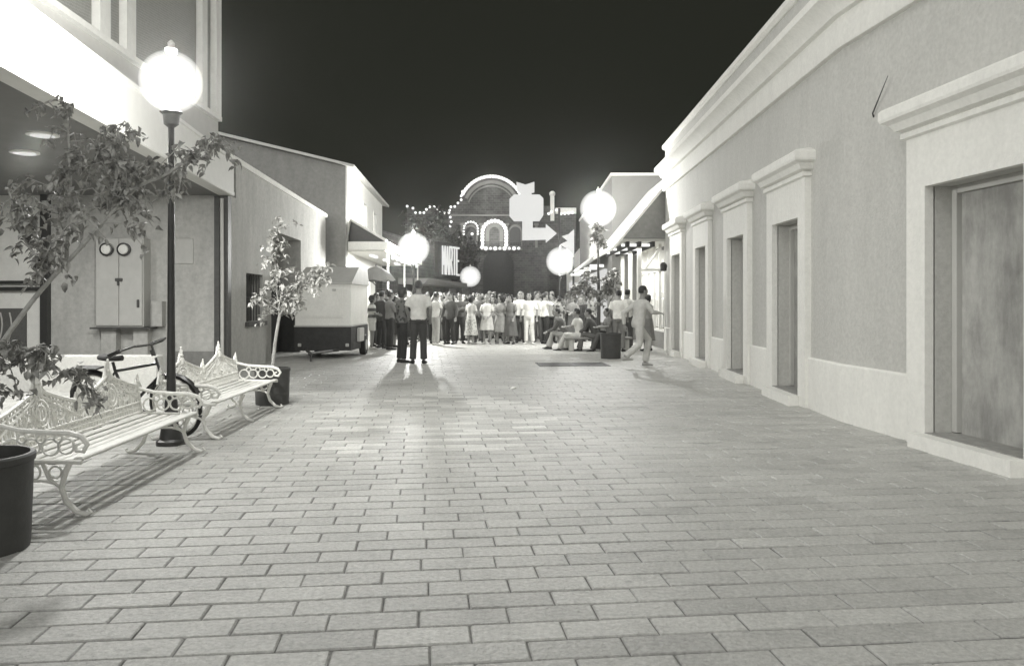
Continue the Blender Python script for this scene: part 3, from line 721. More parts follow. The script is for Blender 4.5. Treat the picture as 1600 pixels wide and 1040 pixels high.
for i in range(26):
    x = ms(746 + i * 2.7, 0)[0]; w.box(x, x + .05, MY - .48, MY - .43, ms(0, 388)[1], ms(0, 379)[1])
w.box(ms(745, 0)[0], ms(816, 0)[0], MY - .5, MY - .42, ms(0, 379)[1], ms(0, 378)[1]); w.build('balcony_railing', M['black_metal'], root)
bulbs = []
def along(pts, step):
    acc = 0; res = [pts[0]]
    for a, b in zip(pts[:-1], pts[1:]):
        L = math.hypot(b[0] - a[0], b[1] - a[1]); t = step - acc
        while t <= L: res.append((a[0] + (b[0] - a[0]) * t / L, a[1] + (b[1] - a[1]) * t / L)); t += step
        acc = (acc + L) % step
    return res
gable = [(768 + 51 * math.cos(t), 330 - 53.5 * math.sin(t)) for t in np.linspace(0.42, PI - .45, 30)]
for p in along(gable, 4.4): bulbs.append((*p, .17))
for p in ((721, 307), (723, 300), (721, 313), (716, 318), (711, 323.5), (705, 324), (703, 329), (702, 333), (695, 333.5), (688, 333), (683, 328), (679, 324), (672, 324), (667, 328), (663, 333), (657, 333), (650, 333), (646, 326), (637, 323), (704, 340), (705.5, 347), (704, 354)): bulbs.append((*p, .125))
for p in along(arch_out(772.5, 386, 364, 18.5), 5.2): bulbs.append((*p, .2))
for p in along(arch_out(736, 366, 358, 11), 4.2): bulbs.append((*p, .11))
for i in range(9): bulbs.append((752 + i * 7.3, 388.5, .16 + .05 * (i % 2)))
for p in ((857, 334.5), (861, 332), (869, 329), (876, 335), (882, 334.5), (888, 334), (894, 333), (718, 370), (738, 366), (738, 373), (742, 377)): bulbs.append((*p, .14))
w = MB(); w.ball((0, 0, 0), 1, 8, 6); bm_ = w.mesh('light_bulb', True); bm_.materials.append(M['bulb'])
for px, py, r in bulbs[:100]:
    x, z = ms(px, py); o = bpy.data.objects.new('light_bulb', bm_); C.objects.link(o); o.parent = root
    o.location = (x + 1.5, -.42, z); o.scale = (r, r, r)
lamp_light('window_glow', (ms(772, 0)[0], MY - 2.2, ms(0, 370)[1]), 140, .5, root)
lamp_light('gable_glow', (ms(768, 0)[0], MY - 4.0, ms(0, 300)[1]), 220, .8, root)

# ------------------------------------------------------------------ street lamps
def street_lamp(x, y, z, r, watts, label, ring=False, pole_r=0.036):
    t = empty('street_lamp', (x, y, 0), label, 'street lamp', 'globe street lamps')
    w = MB(); w.lathe([(.14, -.01), (.14, .04), (.11, .06), (.095, .16), (.065, .2), (.06, .42), (.048, .47)], 16, (0, 0, 0)); w.build('base', M['black_metal'], t, True, False)
    w = MB(); w.lathe([(pole_r + .008, .46), (pole_r, 1.2), (pole_r * .8, z - r - .16), (pole_r * .9, z - r - .14)], 14, (0, 0, 0)); w.build('pole', M['black_metal'], t, True, False)
    w = MB(); w.lathe([(pole_r * .9, z - r - .15), (.07, z - r - .12), (.08, z - r - .03), (.11, z - r + .0), (.08, z - r + .02)], 16, (0, 0, 0)); w.build('collar', M['black_metal'], t, True, False)
    w = MB(); w.ball((0, 0, z), r, 28, 18); w.build('globe', globe_mat('globe_glow', 0.72, r), t, True, False)  # radius enlarged past a real globe to take in the lamp's halo
    w = MB(); w.lathe([(.05, z + r - .02), (.06, z + r + .02), (.03, z + r + .05), (.035, z + r + .08), (.01, z + r + .11)], 12, (0, 0, 0)); w.build('finial', M['white_paint'], t, True, False)
    if ring:
        w = MB(); w.ball((0, 0, z), r * .38, 16, 10); w.build('lamp_bulb', emis('inner_bulb', .7), t, True, False)
    lamp_light('lamp_light', (x, y, z), watts, min(.16, r * .7), t)
    return t
street_lamp(-3.36, 7.95, 3.57, 0.30, 430, 'black globe street lamp between the two white benches')
street_lamp(-3.42, 28.0, 3.27, 0.56, 900, 'lit globe street lamp by the porch with the dark tiled roof')
street_lamp(-2.85, 55.0, 3.15, 0.72, 260, 'globe street lamp with bright inner bulb under the lettered sign', True)
street_lamp(2.67, 25.0, 4.30, 0.57, 600, 'lit globe street lamp above the sapling near the corner shop')
street_lamp(2.30, 38.5, 3.35, 0.68, 450, 'lit globe street lamp beside the glowing saw-toothed sign')

# ------------------------------------------------------------------ white cast-iron benches
def make_bench(L, label):
    t = empty('park_bench', (0, 0, 0), label, 'bench', 'white cast-iron benches in a row')
    iron, slat = M['iron_white'], M['bench_slat']
    for i in range(6):
        y = -.20 + i * .088; z = .335 + .018 * (1 - math.sin(PI * (i + .3) / 5.6)) + (0.012 if i == 5 else 0)
        w = MB(); w.bbox(-L / 2 + .02, L / 2 - .02, y, y + .066, z, z + .024, .008)
        w.build('seat_slat', slat, t, False, False)
    # back: a pierced iron screen with gables and finials, leaning back
    def bk(u, z): return (u, -.215 - .16 * (z - .36), z)
    G = 2; gw = L / G
    def topz(u):       # two ogee gables with lower shoulders between
        q = abs(2 * (((u + L / 2) % gw) / gw) - 1); return .625 + .15 * (1 - q) ** 1.3
    w = MB()
    for z, r in ((.385, .014), (.43, .009), (.475, .012)): w.tube([bk(-L / 2, z), bk(L / 2, z)], r, 6)
    N = 72
    for dz, r in ((0, .016), (-.04, .010), (-.075, .008)): w.tube([bk(-L / 2 + i * L / N, topz(-L / 2 + i * L / N + 1e-6) + dz) for i in range(N + 1)], r, 6)
    n = int(L / .048)
    for i in range(n + 1):
        u = -L / 2 + i * L / n
        w.tube([bk(u, .385), bk(u, topz(u + 1e-6))], .008 if i % 4 else .013, 5)
    for i in range(n):
        u = -L / 2 + (i + .5) * L / n; du = L / n / 2
        w.tube([bk(u - du, .475), bk(u - du * .8, .52), bk(u, .55), bk(u + du * .8, .52), bk(u + du, .475)], .008, 5)
        w.tube([bk(u - du, .385), bk(u + du, .475)], .007, 4); w.tube([bk(u + du, .385), bk(u - du, .475)], .007, 4)
        h = topz(u) - .04
        if h > .6: w.tube([bk(u + .02 * math.cos(a), h - .055 + .02 * math.sin(a)) for a in np.linspace(0, 2 * PI, 9)], .007, 4, cap=False)
        if h > .66: w.tube([bk(u + .02 * math.cos(a), h - .105 + .02 * math.sin(a)) for a in np.linspace(0, 2 * PI, 9)], .007, 4, cap=False)
    for g in range(G):       # tracery in each gable
        cu = -L / 2 + (g + .5) * gw
        for rr, cz in ((.11, .60), (.065, .60)):
            w.tube([bk(cu + rr * math.cos(a), cz + rr * .9 * math.sin(a)) for a in np.linspace(0, 2 * PI, 17)], .012, 5, cap=False)
        for sg_ in (-1, 1):
            w.tube([bk(cu + sg_ * gw * .5, .50), bk(cu + sg_ * gw * .33, .575), bk(cu + sg_ * gw * .16, .65), bk(cu, .74)], .012, 5)
            w.tube([bk(cu + sg_ * (.26 + .07 * math.cos(a)), .57 + .05 * math.sin(a)) for a in np.linspace(0, 2 * PI, 13)], .010, 5, cap=False)
    w.build('back_screen', iron, t, True, False)
    fin = [(-L / 2 + (g + .5) * gw, .755, .16) for g in range(G)] + [(-L / 2 + g * gw, .62, .12) for g in range(G + 1)]
    for u, z, h in fin:
        w = MB(); p = bk(u, z); b = .03 if h > .12 else .022
        w.lathe([(b * 1.2, -.03), (b, h * .15), (b * .7, h * .3), (b * .95, h * .4), (b * .5, h * .55), (b * .65, h * .72), (b * .3, h * .84), (b * .4, h * .93), (.004, h)], 8, p)
        for s in (-1, 1):
            w.tube([bk(u + s * .10 * h / .13, z - .05), bk(u + s * .055 * h / .13, z + h * .1), bk(u + s * .016, z + h * .45)], .014, 5)
            w.tube([bk(u + s * .05 * h / .13, z - .02), bk(u + s * .03, z + h * .2), bk(u + s * .008, z + h * .6)], .012, 5)
        w.build('finial', iron, t, True, False)
    # end frames: scrolled arm, two splayed legs, pierced filling
    for sx in (-1, 1):
        x = sx * (L / 2 - .01)
        w = MB(); A = lambda y, z: (x, y, z)
        arm = [A(-.23, .60), A(-.10, .565), A(.08, .55), A(.22, .545), A(.30, .52), A(.335, .47), A(.31, .425), A(.265, .43), A(.262, .465), A(.29, .475)]
        w.tube(arm, [.016, .017, .018, .02, .02, .018, .016, .014, .012, .012], 8)
        for cy, cz, rr in ((-.14, .45, .06), (-.02, .455, .055), (.10, .455, .055), (.20, .46, .05), (-.08, .51, .03), (.04, .51, .03), (.15, .51, .026)):
            w.tube([A(cy + rr * math.cos(a), cz + rr * math.sin(a)) for a in np.linspace(0, 2 * PI, 13)], .009, 5, cap=False)
        w.tube([A(-.24, .37), A(.30, .355)], .016, 6)
        w.build('arm', iron, t, True, False)
        for d in (-1, 1):
            w = MB()
            w.tube([A(d * .22, .35), A(d * .19, .27), A(d * .17, .19), A(d * .20, .10), A(d * .27, .03), A(d * .33, .012)], [.022, .02, .018, .02, .02, .016], 8)
            w.tube([A(d * .05, .35), A(d * .09, .25), A(d * .17, .19)], .012, 6)
            w.tube([A(d * .13 + .04 * math.cos(a), .29 + .04 * math.sin(a)) for a in np.linspace(0, 2 * PI, 11)], .008, 5, cap=False)
            w.tube([A(d * .33, .012), A(d * .36, .03), A(d * .34, .05)], [.016, .013, .008], 6)
            w.build('leg', iron, t, True, False)
        w = MB(); w.tube([A(-.19, .2), A(-.06, .235), A(.06, .235), A(.19, .2)], .010, 6); w.tube([A(.035 * math.cos(a), .29 + .045 * math.sin(a)) for a in np.linspace(0, 2 * PI, 11)], .008, 5, cap=False)
        w.build('end_panel', iron, t, True, False)
    if L > 2.45:
        for d in (-1, 1):
            w = MB(); A = lambda y, z: (0, y, z)
            w.tube([A(d * .22, .33), A(d * .19, .26), A(d * .17, .19), A(d * .20, .10), A(d * .27, .03), A(d * .33, .012)], [.02, .02, .018, .018, .018, .016], 8)
            w.tube([A(d * .05, .33), A(d * .09, .25), A(d * .17, .19)], .012, 6)
            w.build('leg', iron, t, True, False)
    return t
b = make_bench(2.26, 'nearer white cast-iron bench beside the dark tub in the foreground')
b.location = (-3.17, 6.38, 0); b.rotation_euler = (0, 0, math.atan2(-1, .05))
b = make_bench(2.48, 'farther white cast-iron bench beyond the street lamp with spiked back')
b.location = (-3.36, 9.44, 0); b.rotation_euler = (0, 0, math.atan2(-1, .035))

# ------------------------------------------------------------------ bicycle leaning behind the lamp
t = empty('bicycle', (-3.95, 8.55, 0), 'dark parked bicycle with curved handlebars behind the white benches', 'bicycle', None, R(-14)); t.rotation_euler = (R(9), 0, R(-20))
blk = M['black_metal']
for x in (-.53, .53):
    w = MB(); w.tube([(x + .315 * math.cos(a), 0, .335 + .315 * math.sin(a)) for a in np.linspace(0, 2 * PI, 33)], .02, 8, cap=False)
    wh = w.build('wheel', M['rubber'], t, True, False)
    w = MB(); w.tube([(x + .29 * math.cos(a), 0, .335 + .29 * math.sin(a)) for a in np.linspace(0, 2 * PI, 33)], .012, 6, cap=False); w.build('rim', M['chrome'], wh, True, False)
    w = MB()
    for k in range(16):
        a = k * PI / 8; w.tube([(x, (-1) ** k * .03, .335), (x + .285 * math.cos(a), 0, .335 + .285 * math.sin(a))], .0025, 4)
    w.tube([(x, -.05, .335), (x, .05, .335)], .018, 8); w.build('spokes', M['chrome'], wh, True, False)
    w = MB(); aa = np.linspace(R(25), R(160), 14) if x > 0 else np.linspace(R(20), R(175), 14)
    w.loft([[(x + .355 * math.cos(a), dy, .335 + (.355 - abs(dy) * .5) * math.sin(a)) for dy in (-.03, -.015, 0, .015, .03)] for a in aa], closed=False); w.build('mudguard', blk, t, True, False)
w = MB(); bbk = (-.08, 0, .30); hd = (.36, 0, .78); st = (-.22, 0, .68)
w.tube([st, hd], .016, 8); w.tube([bbk, (.385, 0, .66)], .017, 8); w.tube([bbk, st, (-.24, 0, .78)], .016, 8); w.tube([(-.53, .05, .335), bbk], .011, 6); w.tube([(-.53, -.05, .335), bbk], .011, 6)
w.tube([(-.53, .05, .335), st], .010, 6); w.tube([(-.53, -.05, .335), st], .010, 6)
w.tube([(.345, 0, .84), (.40, 0, .62), (.47, 0, .45), (.53, .05, .335)], .014, 8); w.tube([(.40, 0, .62), (.47, 0, .45), (.53, -.05, .335)], .012, 8)
w.build('frame', blk, t, True, False)
w = MB(); w.tube([(.30, 0, .92), (.32, 0, .86)], .02, 8); w.tube([(.34, 0, .86), (.31, 0, .98)], .013, 8)
w.tube([(.10, .28, .93), (.2, .29, .97), (.29, .22, 1.0), (.31, .08, .985), (.31, 0, .98), (.31, -.08, .985), (.29, -.22, 1.0), (.2, -.29, .97), (.10, -.28, .93)], .012, 8)
hb = w.build('handlebar', M['dark_metal'], t, True, False)
for s in (-1, 1):
    w = MB(); w.tube([(.18, s * .29, .965), (.02, s * .28, .915)], .02, 8); w.build('grip', M['rubber'], hb, True, False)
w = MB(); w.loft([[(x, wd * math.cos(a), z + .03 * math.sin(a)) for a in np.linspace(0, 2 * PI, 10, endpoint=False)] for x, wd, z in ((-.40, .05, .83), (-.36, .085, .83), (-.28, .08, .82), (-.18, .035, .82), (-.10, .02, .825))], True, True); w.build('saddle', M['rubber'], t, True, False)
w = MB(); w.tube([(-.08, -.06, .30), (-.08, .06, .30)], .03, 8); w.tube([(-.08, .08, .30), (.06, .08, .21)], .009, 6); w.tube([(-.08, -.08, .30), (-.22, -.08, .39)], .009, 6); w.bbox(.0, .1, .08, .16, .195, .22, .006); w.bbox(-.28, -.18, -.16, -.08, .38, .405, .006); w.build('pedals', M['dark_metal'], t, True, False)
w = MB(); w.box(-.78, -.42, -.07, .07, .70, .715); w.tube([(-.75, .06, .7), (-.53, .06, .34)], .007, 5); w.tube([(-.75, -.06, .7), (-.53, -.06, .34)], .007, 5); w.build('rack', blk, t, False, False)

# ------------------------------------------------------------------ tubs
def tub(x, y, r, h, label, cat='planter', group=None):
    t = empty('planter_tub' if cat == 'planter' else 'litter_bin', (x, y, 0), label, cat, group)
    w = MB(); w.lathe([(r * .93, -.01), (r * .95, .02), (r, h - .05), (r * 1.03, h - .045), (r * 1.04, h - .01), (r * 1.01, h), (r * .94, h), (r * .93, h - .08)], 32, (0, 0, 0), True, False); w.build('body', M['pot'], t, True, False)
    w = MB(); w.lathe([(.001, h - .06), (r * .5, h - .055), (r * .935, h - .075)], 24, (0, 0, 0), False, False); w.build('soil' if cat == 'planter' else 'liner', M['soil'], t, True, False)
    return t
tub(-3.06, 4.56, .31, .54, 'dark round planter tub in the left foreground at the bench end', group='dark tree tubs')
tub(-3.30, 11.1, .235, .50, 'dark round planter tub holding the small pale tree behind the far bench', group='dark tree tubs')
tub(2.46, 20.1, .26, .64, 'dark round litter bin standing alone on the paving at right', 'bin')
tub(2.62, 24.2, .25, .55, 'dark tub of the sapling half hidden by the seated people', group='dark tree tubs')

# ------------------------------------------------------------------ trees
def leaf_shape(w, p, d, up, ln, wd, rng):
    d = d.normalized(); s = d.cross(up)
    if s.length < 1e-4: s = Vector((1, 0, 0))
    s.normalize(); nrm = s.cross(d)
    fold = rng.uniform(.1, .35) * wd; curl = -rng.uniform(.1, .35) * ln
    q = lambda a, b, c: p + d * (a * ln) + s * (b * wd) + nrm * c
    vs = [q(0, 0, 0), q(.3, .5, fold), q(.32, 0, 0), q(.3, -.5, fold), q(.7, .36, fold * .8 + curl * .4), q(.72, 0, curl * .4), q(.7, -.36, fold * .8 + curl * .4), q(1, 0, curl)]
    w.add(vs, [(0, 2, 1), (0, 3, 2), (1, 2, 5, 4), (2, 3, 6, 5), (4, 5, 7), (5, 6, 7)])
def sapling(name, loc, label, limbs, leaf_m, bark_m, ln, wd, droop, seed, group=None):
    """limbs: (points, r0, r1, [(from_t, twigs, spread, leaves_per_twig)])"""
    rng = random.Random(seed)
    t = empty(name, loc, label, 'tree', group)
    tr = MB(); lf = MB(); L0 = Vector(loc)
    for pts, r0, r1, n_tw, t0, spread, nl in limbs:
        P = [Vector(p) - L0 for p in pts]
        # resample a smooth curve
        Q = []
        for i in range(len(P) - 1):
            a = P[max(i - 1, 0)]; b = P[i]; c = P[i + 1]; d = P[min(i + 2, len(P) - 1)]
            for k in range(5):
                u = k / 5; Q.append(0.5 * ((2 * b) + (-a + c) * u + (2 * a - 5 * b + 4 * c - d) * u * u + (-a + 3 * b - 3 * c + d) * u ** 3))
        Q.append(P[-1]); n = len(Q)
        tr.tube(Q, [r0 + (r1 - r0) * i / (n - 1) for i in range(n)], 8)
        for k in range(n_tw):
            f = t0 + (1 - t0) * (k + rng.random()) / n_tw; i = min(n - 2, int(f * (n - 1))); b = Q[i].lerp(Q[i + 1], f * (n - 1) - i)
            dirv = Vector((rng.gauss(0, 1), rng.gauss(0, .8), rng.gauss(.15, .7))).normalized()
            e = b + dirv * spread * rng.uniform(.35, 1); mid = b.lerp(e, .5) + Vector((0, 0, .12 * spread)); e.z -= droop * spread * .5
            tw = [b, mid, e]; tr.tube(tw, [max(.004, r1 * .7), .004, .002], 5)
            for j in range(nl):
                u = rng.uniform(.15, 1.05); pp = b.lerp(mid, u * 2) if u < .5 else mid.lerp(e, u * 2 - 1)
                d = Vector((rng.gauss(0, .8), rng.gauss(0, .8), rng.gauss(-droop, .55)))
                leaf_shape(lf, pp + Vector((rng.gauss(0, .02), rng.gauss(0, .02), rng.gauss(0, .02))), d, Vector((rng.gauss(0, .3), rng.gauss(0, .3), 1)), ln * rng.uniform(.65, 1.2), wd * rng.uniform(.7, 1.2), rng)
    tr.build('trunk', bark_m, t, True, False)
    o = bpy.data.objects.new('crown', lf.mesh('crown', True, False)); C.objects.link(o); o.parent = t; o.data.materials.append(leaf_m)
    return t
V3 = lambda x, y, z: (x, y, z)
sapling('tree', (-3.08, 4.56, .5), 'thin leaning tree with drooping dark leaves growing from the foreground tub', [
    ([(-3.08, 4.56, .5), (-3.12, 4.75, .95), (-2.95, 4.95, 1.4), (-2.72, 5.05, 1.72), (-2.50, 5.1, 2.0)], .018, .011, 4, .6, .3, 9),
    ([(-2.78, 5.03, 1.65), (-2.80, 5.1, 2.0), (-2.85, 5.2, 2.3), (-2.9, 5.25, 2.62)], .014, .005, 24, .1, .32, 16),
    ([(-2.50, 5.1, 2.0), (-2.40, 5.2, 2.15), (-2.25, 5.3, 2.25), (-2.08, 5.4, 2.42), (-1.98, 5.45, 2.45)], .014, .004, 24, .0, .28, 16),
    ([(-2.55, 5.08, 1.95), (-2.55, 5.2, 2.2), (-2.6, 5.25, 2.38), (-2.62, 5.3, 2.5)], .012, .004, 22, .0, .32, 16),
    ([(-2.85, 5.0, 1.58), (-3.0, 5.0, 1.75), (-3.1, 5.05, 1.92), (-3.18, 5.1, 2.1)], .010, .004, 18, .1, .28, 17),
    ([(-3.1, 4.8, 1.0), (-2.92, 4.72, 1.1), (-2.68, 4.66, 1.05), (-2.44, 4.62, .88)], .010, .004, 26, .1, .24, 12),
    ([(-3.12, 4.7, .9), (-3.02, 4.55, 1.0), (-2.95, 4.45, .97), (-2.86, 4.4, .88)], .008, .003, 14, .1, .2, 11)],
    M['leaf'], M['bark'], .062, .036, .6, 11)
sapling('tree', (-3.30, 11.1, .45), 'small pale forked tree standing in the tub behind the far bench', [
    ([(-3.30, 11.1, .45), (-3.26, 11.1, .85), (-3.20, 11.1, 1.22)], .026, .02, 0, .9, .2, 6),
    ([(-3.20, 11.1, 1.22), (-3.24, 11.1, 1.6), (-3.26, 11.1, 2.0), (-3.24, 11.1, 2.45)], .014, .005, 26, .05, .34, 13),
    ([(-3.20, 11.1, 1.22), (-3.02, 11.0, 1.45), (-2.84, 11.0, 1.62), (-2.56, 10.95, 1.76)], .016, .005, 24, .12, .34, 12),
    ([(-3.10, 11.05, 1.34), (-3.0, 11.1, 1.62), (-2.88, 11.1, 1.82)], .012, .004, 10, .1, .3, 11),
    ([(-3.21, 11.1, 1.3), (-3.40, 11.1, 1.4), (-3.56, 11.1, 1.46)], .010, .004, 8, .2, .22, 11)],
    M['leaf_pale'], M['bark'], .085, .05, .35, 23)
sapling('tree', (2.62, 24.2, .5), 'spindly sapling with a bare pointed tip in front of the corner shop', [
    ([(2.62, 24.2, .5), (2.63, 24.2, 1.5), (2.60, 24.2, 2.4), (2.57, 24.2, 3.1), (2.56, 24.2, 3.78)], .035, .006, 14, .72, .3, 15),
    ([(2.62, 24.2, 1.5), (2.35, 24.2, 1.75), (2.05, 24.2, 1.85), (1.8, 24.2, 1.75)], .014, .005, 24, .1, .42, 13),
    ([(2.61, 24.2, 1.7), (2.9, 24.1, 2.0), (3.15, 24.1, 2.3)], .014, .005, 18, .25, .38, 13),
    ([(2.61, 24.2, 1.5), (2.8, 24.1, 1.62), (3.0, 24.1, 1.75)], .012, .005, 12, .2, .36, 12),
    ([(2.6, 24.2, 1.9), (2.4, 24.3, 2.1), (2.2, 24.3, 2.25)], .012, .004, 9, .3, .34, 11)],
    M['leaf'], M['bark_dark'], .16, .09, .4, 37)
def big_tree(x, y, h, r, label, seed):
    rng = random.Random(seed); t = empty('tree', (x, y, 0), label, 'tree', 'dark trees in front of the mission building')
    w = MB(); w.tube([(0, 0, 0), (.1, 0, h * .3), (0, .1, h * .6)], [.28, .2, .08], 8)
    cl = []
    for i in range(26):
        a = rng.uniform(0, 2 * PI); q = rng.random() ** .6; z = h * (.42 + .56 * rng.random()); rad = r * math.sqrt(max(.08, 1 - ((z / h - .66) / .36) ** 2))
        c = Vector((q * rad * math.cos(a), q * rad * math.sin(a), z)); cl.append(c); w.tube([(0, 0, h * .4), Vector((0, 0, h * .4)).lerp(c, .6) + Vector((0, 0, .2)), c], [.08, .05, .02], 5)
    w.build('trunk', M['bark_dark'], t, True, False)
    lf = MB()
    for c in cl:
        for j in range(55):
            leaf_shape(lf, c + Vector((rng.gauss(0, .42), rng.gauss(0, .42), rng.gauss(0, .34))), Vector((rng.gauss(0, 1), rng.gauss(0, 1), rng.gauss(-.2, .8))), Vector((0, 0, 1)), rng.uniform(.25, .45), rng.uniform(.12, .2), rng)
    o = bpy.data.objects.new('crown', lf.mesh('crown', True, False)); C.objects.link(o); o.parent = t; o.data.materials.append(M['leaf_dark'])
big_tree(-6.6, 62, 8.6, 2.2, 'dark tree rising behind the porch lamp left of the lettered sign', 5)
big_tree(-4.4, 66, 7.2, 1.5, 'slimmer dark tree between the lettered sign and the curved gable', 8)

# ------------------------------------------------------------------ food trailer
t = empty('food_trailer', (-4.7, 21.0, 0), 'two-tone box trailer with white upper body and dark skirt parked by the stucco building', 'trailer')
w = MB(); bx = [(-5.38, 20.0), (-4.0, 20.0), (-4.0, 22.3), (-5.38, 22.3)]
w.loft([[(x, y, z) for x, y in bx] for z in (.80, 1.85)], True, True); w.build('body', M['white_wash'], t)
w = MB(); w.loft([[(-5.42, 19.96, 1.85), (-3.96, 19.96, 1.85), (-3.96, 22.34, 1.85), (-5.42, 22.34, 1.85)], [(-5.42, 19.96, 1.89), (-3.96, 19.96, 1.89), (-3.96, 22.34, 1.89), (-5.42, 22.34, 1.89)], [(-5.38, 21.1, 2.32), (-4.0, 21.1, 2.32), (-4.0, 22.3, 2.32), (-5.38, 22.3, 2.32)]], True, True); w.build('roof', M['tin_roof'], t)
w = MB(); w.loft([[(x + (-.012 if x < -5 else .012), y + (-.012 if y < 21 else .012), z) for x, y in bx] for z in (.20, .795)], True, True); w.build('skirt', M['dark_wood'], t)
w = MB(); w.bbox(-3.985, -3.90, 20.7, 21.3, .38, .74, .02); w.build('mudguard', M['grey_metal'], t)
for x in (-5.25, -4.05):
    w = MB(); w.loft([[(x + dx, 21.55 + r * math.cos(a), .27 + r * math.sin(a)) for a in np.linspace(0, 2 * PI, 20, endpoint=False)] for dx, r in ((0, .2), (.01, .26), (.05, .27), (.13, .27), (.16, .25), (.16, .15))], True, True); wh = w.build('wheel', M['rubber'], t, True)
    w = MB(); w.loft([[(x + dx, 21.55 + r * math.cos(a), .27 + r * math.sin(a)) for a in np.linspace(0, 2 * PI, 16, endpoint=False)] for dx, r in ((.15, .14), (.168, .14), (.172, .05))], True, True); w.build('rim', M['grey_metal'], wh, True)
w = MB(); w.tube([(-5.1, 19.99, .22), (-4.72, 18.9, .2)], .035, 8); w.tube([(-4.3, 19.99, .22), (-4.72, 18.9, .2)], .035, 8); w.tube([(-4.72, 18.92, .2), (-4.72, 18.92, .01)], .025, 8); w.ball((-4.72, 18.85, .2), .05); w.build('tow_bar', M['dark_metal'], t)
w = MB(); w.box(-4.02, -3.99, 20.05, 22.25, .79, .83); w.box(-5.4, -3.99, 19.975, 20.0, .79, .83); w.build('trim', M['grey_metal'], t)

w = MB(); w.box(-5.20, -4.20, 19.985, 19.998, 1.02, 1.70); w.box(-5.16, -4.24, 19.975, 19.986, 1.06, 1.66); w.build('hatch', M['white_wash'], t)
for x in (-4.95, -4.45):
    w = MB(); w.box(x, x + .09, 19.96, 19.984, 1.68, 1.73); w.build('hinge', M['grey_metal'], t)
for x in (-5.30, -4.12):
    w = MB(); w.bbox(x, x + .08, 19.94, 19.99, .30, .38, .01); w.build('marker_lamp', M['grey_metal'], t)
# market umbrella by the porch
t = empty('market_umbrella', (-4.15, 24.6, 0), 'grey canvas umbrella open above the people by the porch', 'umbrella')
w = MB(); n = 16
w.loft([[(r * math.cos(2 * PI * k / n) * (1 - (.04 if k % 2 else 0)), r * math.sin(2 * PI * k / n) * (1 - (.04 if k % 2 else 0)), z - (.05 * (r / .65) if k % 2 else 0)) for k in range(n)] for r, z in ((.01, 2.50), (.2, 2.44), (.42, 2.30), (.60, 2.09), (.60, 2.07), (.42, 2.27), (.01, 2.46))], True, True); w.build('canopy', M['canvas'], t, True, False)
w = MB(); w.tube([(0, 0, 0), (0, 0, 2.56)], .02, 8); w.build('pole', M['dark_metal'], t, True, False)
w = MB()
for k in range(8): a = k * PI / 4; w.tube([(0, 0, 1.9), (.4 * math.cos(a), .4 * math.sin(a), 2.24)], .006, 4)
w.build('ribs', M['dark_metal'], t, True, False)

# grate, litter
w = MB(); ca, sa = math.cos(R(4)), math.sin(R(4))
def gr(x, y): return (1.35 + x * ca - y * sa, 18.15 + x * sa + y * ca)
for i in range(14):
    y = -.5 + i * .072; p = [gr(-.75, y), gr(.75, y), gr(.75, y + .05), gr(-.75, y + .05)]
    w.loft([[(a, b, z) for a, b in p] for z in (-.02, .008)], True, True)
for x in (-.78, -.02, .72):
    p = [gr(x, -.53), gr(x + .06, -.53), gr(x + .06, .55), gr(x, .55)]; w.loft([[(a, b, z) for a, b in p] for z in (-.02, .011)], True, True)
tag(w.build('drain_grate', M['grate']), 'dark rectangular iron grate set in the paving near the litter bin', 'grate')
w = MB(); w.add([(-.03, 12.96, .006), (.06, 12.94, .03), (.08, 13.02, .012), (.0, 13.05, .035), (.03, 12.99, .045)], [(0, 1, 4), (1, 2, 4), (2, 3, 4), (3, 0, 4), (0, 3, 2, 1)])
tag(w.build('paper_scrap', M['paper']), 'crumpled white scrap of paper lying on the open paving', 'litter')

# ------------------------------------------------------------------ people
def ell(cx, cy, z, rx_, ry_, n=14): return [(cx + rx_ * math.cos(2 * PI * k / n), cy + ry_ * math.sin(2 * PI * k / n), z) for k in range(n)]
def remesh(mb, name, vox, smooth=2, dec=None):
    me = mb.mesh(name); o = bpy.data.objects.new(name, me); C.objects.link(o)
    r = o.modifiers.new('r', 'REMESH'); r.mode = 'VOXEL'; r.voxel_size = vox
    if smooth:
        s = o.modifiers.new('s', 'SMOOTH'); s.iterations = smooth; s.factor = .5
    if dec:
        d = o.modifiers.new('d', 'DECIMATE'); d.ratio = dec
    bpy.context.view_layer.update()
    dg = bpy.context.evaluated_depsgraph_get()
    out = bpy.data.meshes.new_from_object(o.evaluated_get(dg)); out.name = name
    out.polygons.foreach_set('use_smooth', [True] * len(out.polygons))
    bpy.data.objects.remove(o); bpy.data.meshes.remove(me)
    return out
def hand(mb, w_, d, side, curl=.5):
    """five fingers on a palm; w_: wrist, d: forearm direction, side: unit vector to the thumb"""
    d = d.normalized(); s = (side - d * side.dot(d)).normalized(); n = d.cross(s)
    pts = lambda a, b, c: w_ + d * a + s * b + n * c
    mb.loft([[pts(a, wd * math.cos(q), th * math.sin(q)) for q in np.linspace(0, 2 * PI, 10, endpoint=False)] for a, wd, th in ((-.01, .024, .018), (.03, .034, .016), (.07, .042, .015), (.095, .040, .012))], True, True)
    for i, (off, ln) in enumerate(((.032, .068), (.011, .078), (-.011, .072), (-.032, .056))):
        c = curl * (1 + .15 * i)
        mb.tube([pts(.085, off, 0), pts(.085 + ln * .45, off * 1.15, -.012 * c * 1.5), pts(.085 + ln * .78, off * 1.2, -.035 * c), pts(.085 + ln * .95, off * 1.2, -.06 * c)], [.0105, .0095, .009, .007], 6)
    mb.tube([pts(.025, .028, 0), pts(.055, .055, -.008), pts(.085, .068, -.02)], [.013, .011, .008], 6)
class Pose: pass
